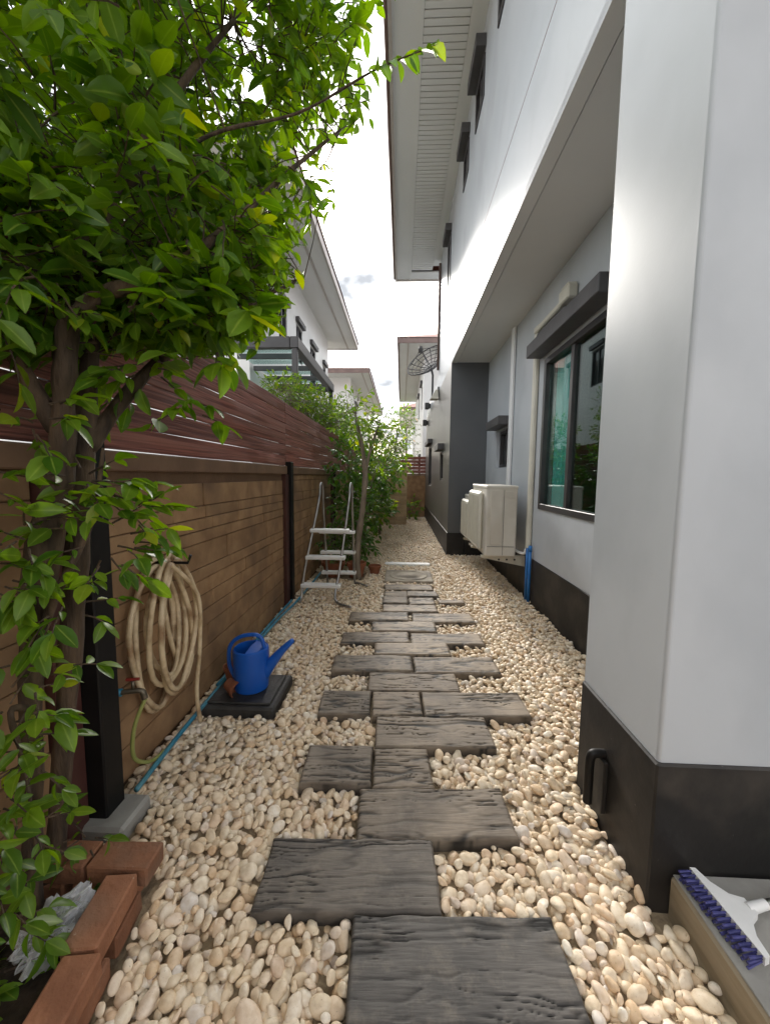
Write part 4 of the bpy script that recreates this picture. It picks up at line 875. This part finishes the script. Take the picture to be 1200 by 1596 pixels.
# ------------------------------------------------------------------ foliage
LB = None
def leaf_base():
    # pointed oval leaf along +X, folded on the midrib and curling down; 12 vertices
    xs = [0, .18, .42, .68, .88, 1]; wd = [.025, .17, .245, .20, .10, 0]; vs = []; fs = []
    for x, w_ in zip(xs, wd):
        dz = -.16*x*x; vs += [(x, -w_, dz+.32*w_), (x, 0, dz), (x, w_, dz+.32*w_)]
    for i in range(5):
        a = i*3; fs += [(a, a+3, a+4, a+1), (a+1, a+4, a+5, a+2)]
    return np.array(vs), np.array(fs)
LBv, LBf = leaf_base(); LBr = np.tile([1., 0., 1.], 6).astype(np.float32)
def set_rib(me, n=1): a = me.attributes.new('rib', 'FLOAT', 'POINT'); a.data.foreach_set('value', np.tile(LBr, n))
def leaf_frame(pos, d, n, ln):
    d = d.normalized(); s_ = n.cross(d)
    if s_.length < 1e-4: s_ = Vector((1, 0, 0)).cross(d)
    s_.normalize(); n = d.cross(s_)
    return np.array([[d.x*ln, s_.x*ln, n.x*ln, pos.x], [d.y*ln, s_.y*ln, n.y*ln, pos.y], [d.z*ln, s_.z*ln, n.z*ln, pos.z], [0, 0, 0, 1]])
rv = lambda s=1: Vector((random.gauss(0, s), random.gauss(0, s), random.gauss(0, s)))
def twig(start, d, length, leaf, frames, tubes, droop=.25, step=.03, keep=None):
    p = Vector(start); d = d.normalized(); n = max(2, int(length/step)); path = [p.copy()]; side_ = 1; k0 = len(frames)
    for k in range(n):
        d = (d+Vector((0, 0, -droop*step*4))+rv(.09)).normalized(); p = p+d*step; path.append(p.copy())
        s_ = d.cross(Vector((0, 0, 1)))
        if s_.length < .1: s_ = rv()
        s_.normalize(); side_ = -side_
        ld = (d*.55+s_*side_*.8+Vector((0, 0, -.32))+rv(.25)); nn = Vector((0, -.2, .9))+rv(.5)
        ln = leaf*random.uniform(.5, 1.25)*(.75+.4*min(1, k/3))
        if keep is None or keep(p+ld.normalized()*ln): frames.append(leaf_frame(p, ld, nn, ln))
    ld = d+rv(.1); 
    if keep is None or keep(p+ld*leaf): frames.append(leaf_frame(p, ld, Vector((0, 0, 1))+rv(.3), leaf*1.05))
    if len(frames)-k0 >= .6*n: tubes.append(path)
def leaves_mesh(name, frames, m, parent):
    Fm = np.array(frames); n = len(Fm); bv = np.hstack([LBv, np.ones((len(LBv), 1))])
    bend = rng.uniform(.4, 1.9, n)
    V = np.repeat(bv[None], n, 0); V[:, :, 2] *= bend[:, None]; V[:, :, 1] *= rng.uniform(.8, 1.15, n)[:, None]
    V = np.einsum('nij,nvj->nvi', Fm, V)[:, :, :3].reshape(-1, 3)-np.array(wpos(parent))
    Fc = (LBf[None]+(np.arange(n)*len(LBv))[:, None, None]).reshape(-1)
    o = np_mesh(name, V, Fc, 4, m); o.parent = parent; set_rib(o.data, n); return tag(o, None, kind='stuff')
def closest(pts, p): return min(pts, key=lambda q: (q-p).length_squared)

# ---- the big tree in the planter
tree = thing('leafy_tree', 'leafy green tree rising from the brick planter over the fence', 'tree', (-1.08, .98, .02))
def limb(name, ps, rs, m='bark', parent=tree, n=10):
    mb = MB(); q = spline(ps, 6); r = spl_r(rs, 6); r = [a*(1+.10*math.sin(i*1.7)+.06*math.sin(i*.8+1)) for i, a in enumerate(r)]
    mb.tube(q, r, n); return mb.build(name, m, parent, smooth=True), q
limbs = []
DEF = [('trunk', [(-1.08, .98, .0), (-1.07, 1.0, .35), (-1.04, 1.0, .8), (-1.0, 1.02, 1.14), (-.955, 1.05, 1.4), (-.93, 1.05, 1.62), (-.905, 1.05, 1.80)], [.030, .024, .028, .044, .032, .028, .024]),
       ('trunk', [(-1.13, 1.1, .0), (-1.06, 1.12, .6), (-1.0, 1.13, 1.1), (-.96, 1.14, 1.45), (-.95, 1.2, 1.9), (-.92, 1.3, 2.4)], [.030, .028, .034, .03, .024, .016]),
       ('branch', [(-.905, 1.05, 1.78), (-.84, 1.08, 1.87), (-.72, 1.15, 1.95), (-.6, 1.35, 2.2), (-.46, 1.65, 2.6), (-.3, 1.9, 2.95)], [.024, .02, .017, .013, .009, .005]),
       ('branch', [(-.93, 1.05, 1.62), (-.98, 1.15, 1.95), (-.9, 1.3, 2.35), (-.8, 1.5, 2.8), (-.7, 1.7, 3.2)], [.024, .022, .018, .013, .008]),
       ('branch', [(-.96, 1.05, 1.5), (-1.1, 1.0, 1.85), (-1.2, .85, 2.3), (-1.2, .8, 2.7)], [.024, .02, .014, .008]),
       ('branch', [(-.96, 1.14, 1.45), (-.86, 1.3, 1.72), (-.74, 1.55, 2.0), (-.62, 1.9, 2.25), (-.55, 2.2, 2.45)], [.026, .02, .015, .01, .006]),
       ('branch', [(-.9, 1.3, 2.3), (-.62, 1.3, 2.45), (-.35, 1.35, 2.55), (-.1, 1.3, 2.62), (.09, 1.27, 2.655)], [.008, .006, .004, .003, .0015]),
       ('branch', [(-1.03, 1.0, .85), (-.93, .98, 1.05), (-.85, 1.02, 1.25), (-.83, 1.05, 1.45)], [.014, .010, .007, .004]),
       ('branch', [(-1.04, 1.0, .7), (-1.02, .92, .75), (-.97, .9, .6), (-.96, .9, .35)], [.012, .008, .005, .003]),
       ('branch', [(-.98, 1.2, 2.0), (-1.15, 1.6, 2.5), (-1.2, 2.0, 2.9)], [.025, .016, .008])]
for nm, ps, rs in DEF:
    o, q = limb(nm, ps, rs); limbs += [(p, nm) for p in q]
LP = [p for p, nm in limbs if p.z > .6]
XM = [(-400, 640), (0, 640), (60, 580), (130, 575), (200, 585), (235, 520), (300, 560), (325, 545), (345, 495), (420, 480), (470, 430), (520, 450), (540, 390), (600, 378), (625, 250), (700, 215), (745, 265), (850, 268), (890, 205), (950, 150), (1000, 118), (1090, 142), (1200, 130), (1250, 100), (1290, 150), (1320, 130), (1500, 60), (1600, 60)]
def xmax(y):
    for (a, b), (c_, d) in zip(XM, XM[1:]):
        if a <= y <= c_: return b+(d-b)*(y-a)/(c_-a)
    return 640
def keep_big(p):
    q = project(p)
    if q is None: return (p-Vector((0, 0, CAM_H))).length > .55 and p.x < -.3
    if q[2] < .5: return p.x < -.75
    x, y, z = q
    if x > 1300: return False
    # outline of the crown, loosened
    if x > xmax(max(-400, min(1590, y)))+random.gauss(-18, 16): return False
    # open window below the crown where trunk and fence show
    if 560+.0*x < y < 1400 and x > 135 and not (625 < y < 905): return False
    return p.x > -2.2
frames = []; tubes = []
ELL = [((-1.05, 1.15, 2.55), (.55, .45, .5), 34), ((-.8, 1.85, 2.9), (.6, .55, .6), 70), ((-.5, 2.1, 3.1), (.4, .5, .5), 34), ((-.75, 1.95, 2.35), (.42, .5, .32), 44), ((-1.2, .75, 2.3), (.3, .3, .5), 14),
       ((-.9, 1.25, 2.1), (.35, .25, .2), 20), ((-1.25, 1.95, 2.7), (.5, .5, .7), 95), ((-1.2, .9, 3.35), (.8, .9, .4), 110), ((-.75, 1.45, 2.0), (.25, .3, .18), 16), ((-.62, 1.4, 2.05), (.27, .25, .2), 18), ((-.6, 1.8, 2.15), (.27, .4, .2), 26), ((-.7, 2.0, 3.7), (.8, .9, .3), 70), ((-1.2, .0, 2.6), (.5, .5, .8), 50), ((-.68, 1.35, 2.0), (.28, .2, .16), 26), ((-.5, 1.45, 1.97), (.13, .15, .14), 12), ((-1.05, .95, 1.95), (.2, .12, .2), 20), ((-.85, 1.12, 1.8), (.16, .1, .1), 9), ((-1.03, 1.5, 2.0), (.13, .4, .25), 26), ((-1.7, 1.9, 3.2), (.4, .8, .8), 50), ((-1.5, 1.3, 2.6), (.3, .4, .6), 30)]  # clumps above and behind the frame are added to block light
for c_, r_, n in ELL:
    for k in range(n):
        d = rv(); d.normalize(); rr = random.random()**.36
        cp = Vector(c_)+Vector((d.x*r_[0], d.y*r_[1], d.z*r_[2]))*rr
        if not keep_big(cp): continue
        b_ = closest(LP, cp); big = random.uniform(.75, 1.25)
        if (cp-b_).length < .55 and random.random() < .6: tubes.append([b_, (cp+b_)/2+rv(.03), cp])
        for j in range(random.randint(3, 6)):
            od = (cp-b_).normalized()*.5+d*.5+rv(.55)+Vector((.15, -.1, -.15))
            twig(cp+rv(.03), od, random.uniform(.10, .22), .070*big, frames, tubes, .45, .027, keep_big)
# leafy sprays lower down the trunk
SPR = [((-.86, 1.02, 1.36), (.08, .06, .10), 11, .062), ((-.83, 1.05, 1.18), (.09, .06, .09), 14, .062), ((-.80, 1.12, 1.26), (.07, .06, .05), 8, .06), ((-.93, .98, 1.02), (.1, .06, .07), 14, .06), ((-1.03, .9, 1.12), (.07, .06, .08), 9, .06),
       ((-.97, .93, .82), (.06, .05, .10), 8, .055), ((-.97, .93, .62), (.06, .05, .1), 7, .055), ((-1.0, .9, .42), (.07, .05, .10), 8, .055), ((-1.02, 1.12, .18), (.05, .03, .04), 6, .06), ((-1.03, .84, .28), (.06, .05, .14), 14, .06), ((-1.04, .80, .1), (.06, .06, .06), 7, .06),
       ((-.95, .93, 1.2), (.08, .04, .12), 12, .06), ((-1.0, .9, .72), (.07, .04, .14), 14, .06), ((-1.02, .88, .5), (.06, .04, .12), 10, .06), ((-.93, .95, 1.5), (.1, .05, .1), 8, .06), ((-1.05, .92, 1.4), (.06, .05, .12), 7, .06), ((-.78, 1.2, 1.72), (.1, .1, .08), 8, .07), ((-.56, 1.2, 1.85), (.09, .08, .12), 20, .09), ((-.72, 1.3, 1.62), (.06, .06, .06), 5, .07), ((-1.08, 1.05, 2.12), (.14, .06, .06), 9, .085), ((-.74, 1.12, 2.38), (.08, .06, .14), 10, .085), ((-1.1, 1.0, 2.36), (.1, .08, .1), 9, .09)]
for c_, r_, n, lf in SPR:
    for k in range(int(n*1.0)):
        d = rv(); d.normalize(); p = Vector(c_)+Vector((d.x*r_[0], d.y*r_[1], d.z*r_[2]))*random.random()**.5
        twig(p, Vector((d.x+.35, d.y-.3, d.z*.5)), random.uniform(.05, .12), lf*1.12, frames, tubes, .4, .025, None)
# thin twig reaching over to the eave
for s_ in range(10):
    p = Vector((-.12+.022*s_, 1.3-.003*s_, 2.62+.004*s_))
    for sg_ in (-1, 1): frames.append(leaf_frame(p, Vector((.55, .9*sg_*.4, .55*sg_-.1))+rv(.2), Vector((0, -.5, .8))+rv(.4), random.uniform(.05, .075)))
# the 300 leaves that show largest become objects of their own
sc_ = []
for i, f_ in enumerate(frames):
    p = Vector((f_[0][3], f_[1][3], f_[2][3])); q = project(p); ln = math.sqrt(f_[0][0]**2+f_[1][0]**2+f_[2][0]**2)
    sc_.append(ln/q[2] if q and 0 < q[0] < 1200 and 0 < q[1] < 1596 else 0)
order = set(np.argsort(-np.array(sc_))[:300].tolist())
leaf_me = []
for b_ in (.5, .9, 1.3, 1.7):
    me = bpy.data.meshes.new('leaf'); vv = LBv.copy(); vv[:, 2] *= b_; vv[:, 1] *= random.uniform(.9, 1.1); me.from_pydata(vv.tolist(), [], LBf.tolist()); me.polygons.foreach_set('use_smooth', [True]*len(LBf)); me.materials.append(M['leaf']); set_rib(me); leaf_me.append(me)
for i in order:
    o = bpy.data.objects.new('leaf', random.choice(leaf_me)); C.objects.link(o); o.parent = tree
    mw = Matrix(frames[i].tolist()); mw.translation = mw.translation-wpos(tree); o.matrix_local = mw
leaves_mesh('crown', [f_ for i, f_ in enumerate(frames) if i not in order], 'leaf', tree)
mb = MB()
for tb_ in tubes: mb.tube(tb_, [.0032-.0022*i/len(tb_) for i in range(len(tb_))], 4, cap=False)
tag(mb.build('twigs', 'bark', tree), None, kind='stuff'); print('leaves', len(frames))

# ---- smaller trees and shrubs
def plant(name, lab, cat, base, stems, ells, leaf, m='leaf_mid', bark='bark_pale', twl=(.1, .22), group=None, droop=.3, step=.035, hide=None):
    t = thing(name, lab, cat, base, group); fr = []; tb = []; pts = []
    for ps, rs in stems:
        o, q = limb('trunk' if cat == 'tree' else 'stem', ps, rs, bark, t, 8); pts += q
    for c_, r_, n in ells:
        for k in range(n):
            d = rv(); d.normalize(); p = Vector(c_)+Vector((d.x*r_[0], d.y*r_[1], d.z*r_[2]))*random.random()**.4
            if p.z < .05: continue
            twig(p-d*.05, d+Vector((.1, -.15, .25)), random.uniform(*twl), leaf, fr, tb, droop, step, hide)
            if pts and random.random() < .3: b_ = closest(pts, p); tb.append([b_, (p+b_)/2+Vector((0, 0, .03)), p])
    leaves_mesh('crown' if cat == 'tree' else 'foliage', fr, m, t)
    mb = MB()
    for q in tb: mb.tube(q, [.004-.0026*i/len(q) for i in range(len(q))], 4, cap=False)
    tag(mb.build('twigs', bark, t), None, kind='stuff'); return t
inside = lambda p: p.x > XL+.05
plant('small_tree', 'slim pale-trunked tree rising beside the pool ladder', 'tree', (-.56, 5.0, 0), [([(-.57, 5.0, 0), (-.56, 5.02, .5), (-.50, 5.05, 1.0), (-.48, 5.1, 1.45), (-.54, 5.1, 1.85), (-.62, 5.15, 2.2)], [.05, .04, .036, .034, .026, .012]), ([(-.48, 5.1, 1.42), (-.40, 5.2, 1.8), (-.3, 5.3, 2.1)], [.026, .016, .008])],
      [((-.62, 5.2, 2.15), (.35, .35, .3), 60), ((-.35, 5.4, 2.0), (.28, .3, .25), 45), ((-.25, 5.6, 1.7), (.28, .3, .22), 40)], .075, 'leaf_mid')
plant('leafy_shrub', 'dense dark shrub behind the slim tree against the wall', 'shrub', (-.85, 6.4, 0), [([(-.9, 6.3, 0), (-.85, 6.3, .6), (-.8, 6.4, 1.2)], [.03, .025, .015]), ([(-.7, 7.0, 0), (-.6, 7.0, .8), (-.5, 7.0, 1.4)], [.03, .025, .012])],
      [((-.82, 6.3, .75), (.33, .7, .6), 150), ((-.62, 7.2, .9), (.4, .8, .6), 150), ((-.5, 7.4, 1.5), (.45, .7, .4), 110), ((-.85, 6.0, 1.6), (.33, .5, .4), 80), ((-.75, 5.7, .35), (.3, .4, .25), 60)], .10, 'leaf_dark', hide=inside)
plant('leafy_shrub', 'bright broad-leaved shrub beside the tan wall stub', 'shrub', (-.5, 9.0, 0), [([(-.5, 9.0, 0), (-.42, 9.0, .8), (-.3, 9.0, 1.5)], [.03, .02, .01])],
      [((-.48, 9.0, 1.35), (.45, .6, .5), 90), ((-.62, 8.9, .6), (.35, .6, .5), 70), ((-.15, 9.2, 1.75), (.35, .5, .3), 50)], .12, 'leaf_mid', twl=(.15, .3), step=.05)
plant('climbing_shrub', 'bushy green climber spilling over the maroon fence top', 'shrub', (-1.6, 6.2, 0), [([(-1.6, 5.4, 0), (-1.55, 5.4, 1.5), (-1.5, 5.4, 2.2)], [.03, .025, .012]), ([(-1.6, 7.2, 0), (-1.5, 7.2, 1.6), (-1.45, 7.2, 2.3)], [.03, .025, .012])],
      [((-1.5, 4.9, 2.35), (.22, .45, .25), 130), ((-1.5, 5.6, 2.4), (.24, .5, .28), 200), ((-1.45, 6.4, 2.45), (.25, .5, .32), 220), ((-1.35, 7.2, 2.4), (.28, .6, .4), 220), ((-1.2, 7.9, 2.35), (.28, .6, .45), 190), ((-1.15, 8.3, 2.9), (.15, .2, .35), 20)], .06, 'leaf_mid')
plant('leafy_shrub', 'feathery yellow-green shrub showing over the fence end', 'shrub', (-.9, 9.9, 0), [([(-.9, 9.8, 0), (-.85, 9.8, 1.4), (-.8, 9.8, 2.2)], [.03, .022, .012])],
      [((-.85, 9.7, 2.3), (.4, .6, .5), 110), ((-.5, 10.0, 2.0), (.3, .5, .4), 60)], .075, 'leaf')
plant('far_tree', 'pale wispy tree standing beyond the end of the passage', 'tree', (-.3, 17.0, 0), [([(-.3, 17.0, 0), (-.3, 17, 2.0), (-.2, 17, 3.4)], [.08, .06, .02])],
      [((-.3, 17.0, 3.4), (.9, .8, .8), 120), ((.2, 17.0, 2.6), (.6, .8, .6), 60)], .13, 'leaf_pale', twl=(.3, .5), step=.09)
plant('far_tree', 'low yellow-green tree below the far roof', 'tree', (.3, 26, 0), [([(.3, 26, 0), (.3, 26, 4.5)], [.12, .04])], [((.3, 26, 5.0), (1.1, .8, .7), 100)], .22, 'leaf', twl=(.4, .6), step=.12)
plant('potted_plant', 'low leafy plants at the foot of the end wall', 'plant', (.28, 12.4, 0), [([(.28, 12.4, 0), (.28, 12.4, .3)], [.02, .01])], [((.28, 12.4, .32), (.22, .3, .28), 30)], .16, 'leaf_mid', twl=(.15, .3), step=.06)
pot('red terracotta pot with a seedling, standing by the slim tree', -.60, 5.18, 0, .13, .2); pot('broad terracotta pot half behind the ladder', -.92, 5.2, 0, .16, .2); pot('squat terracotta pot beside the path end', -.36, 5.35, 0, .09, .12)
t = thing('potted_plant', 'straggly low plants growing behind the pool ladder', 'plant', (-.9, 5.35, .0)); fr = []; tb = []
for k in range(60): p = Vector((-.9+random.uniform(-.25, .4), 5.3+random.uniform(-.12, .3), random.uniform(.15, .75))); twig(p, rv()+Vector((0, -.2, .7)), random.uniform(.1, .2), .055, fr, tb, .3, .03)
leaves_mesh('foliage', fr, 'leaf_dark', t)
mb = MB()
for q in tb: mb.tube(q, .003, 4, cap=False)
tag(mb.build('twigs', 'bark_pale', t), None, kind='stuff')
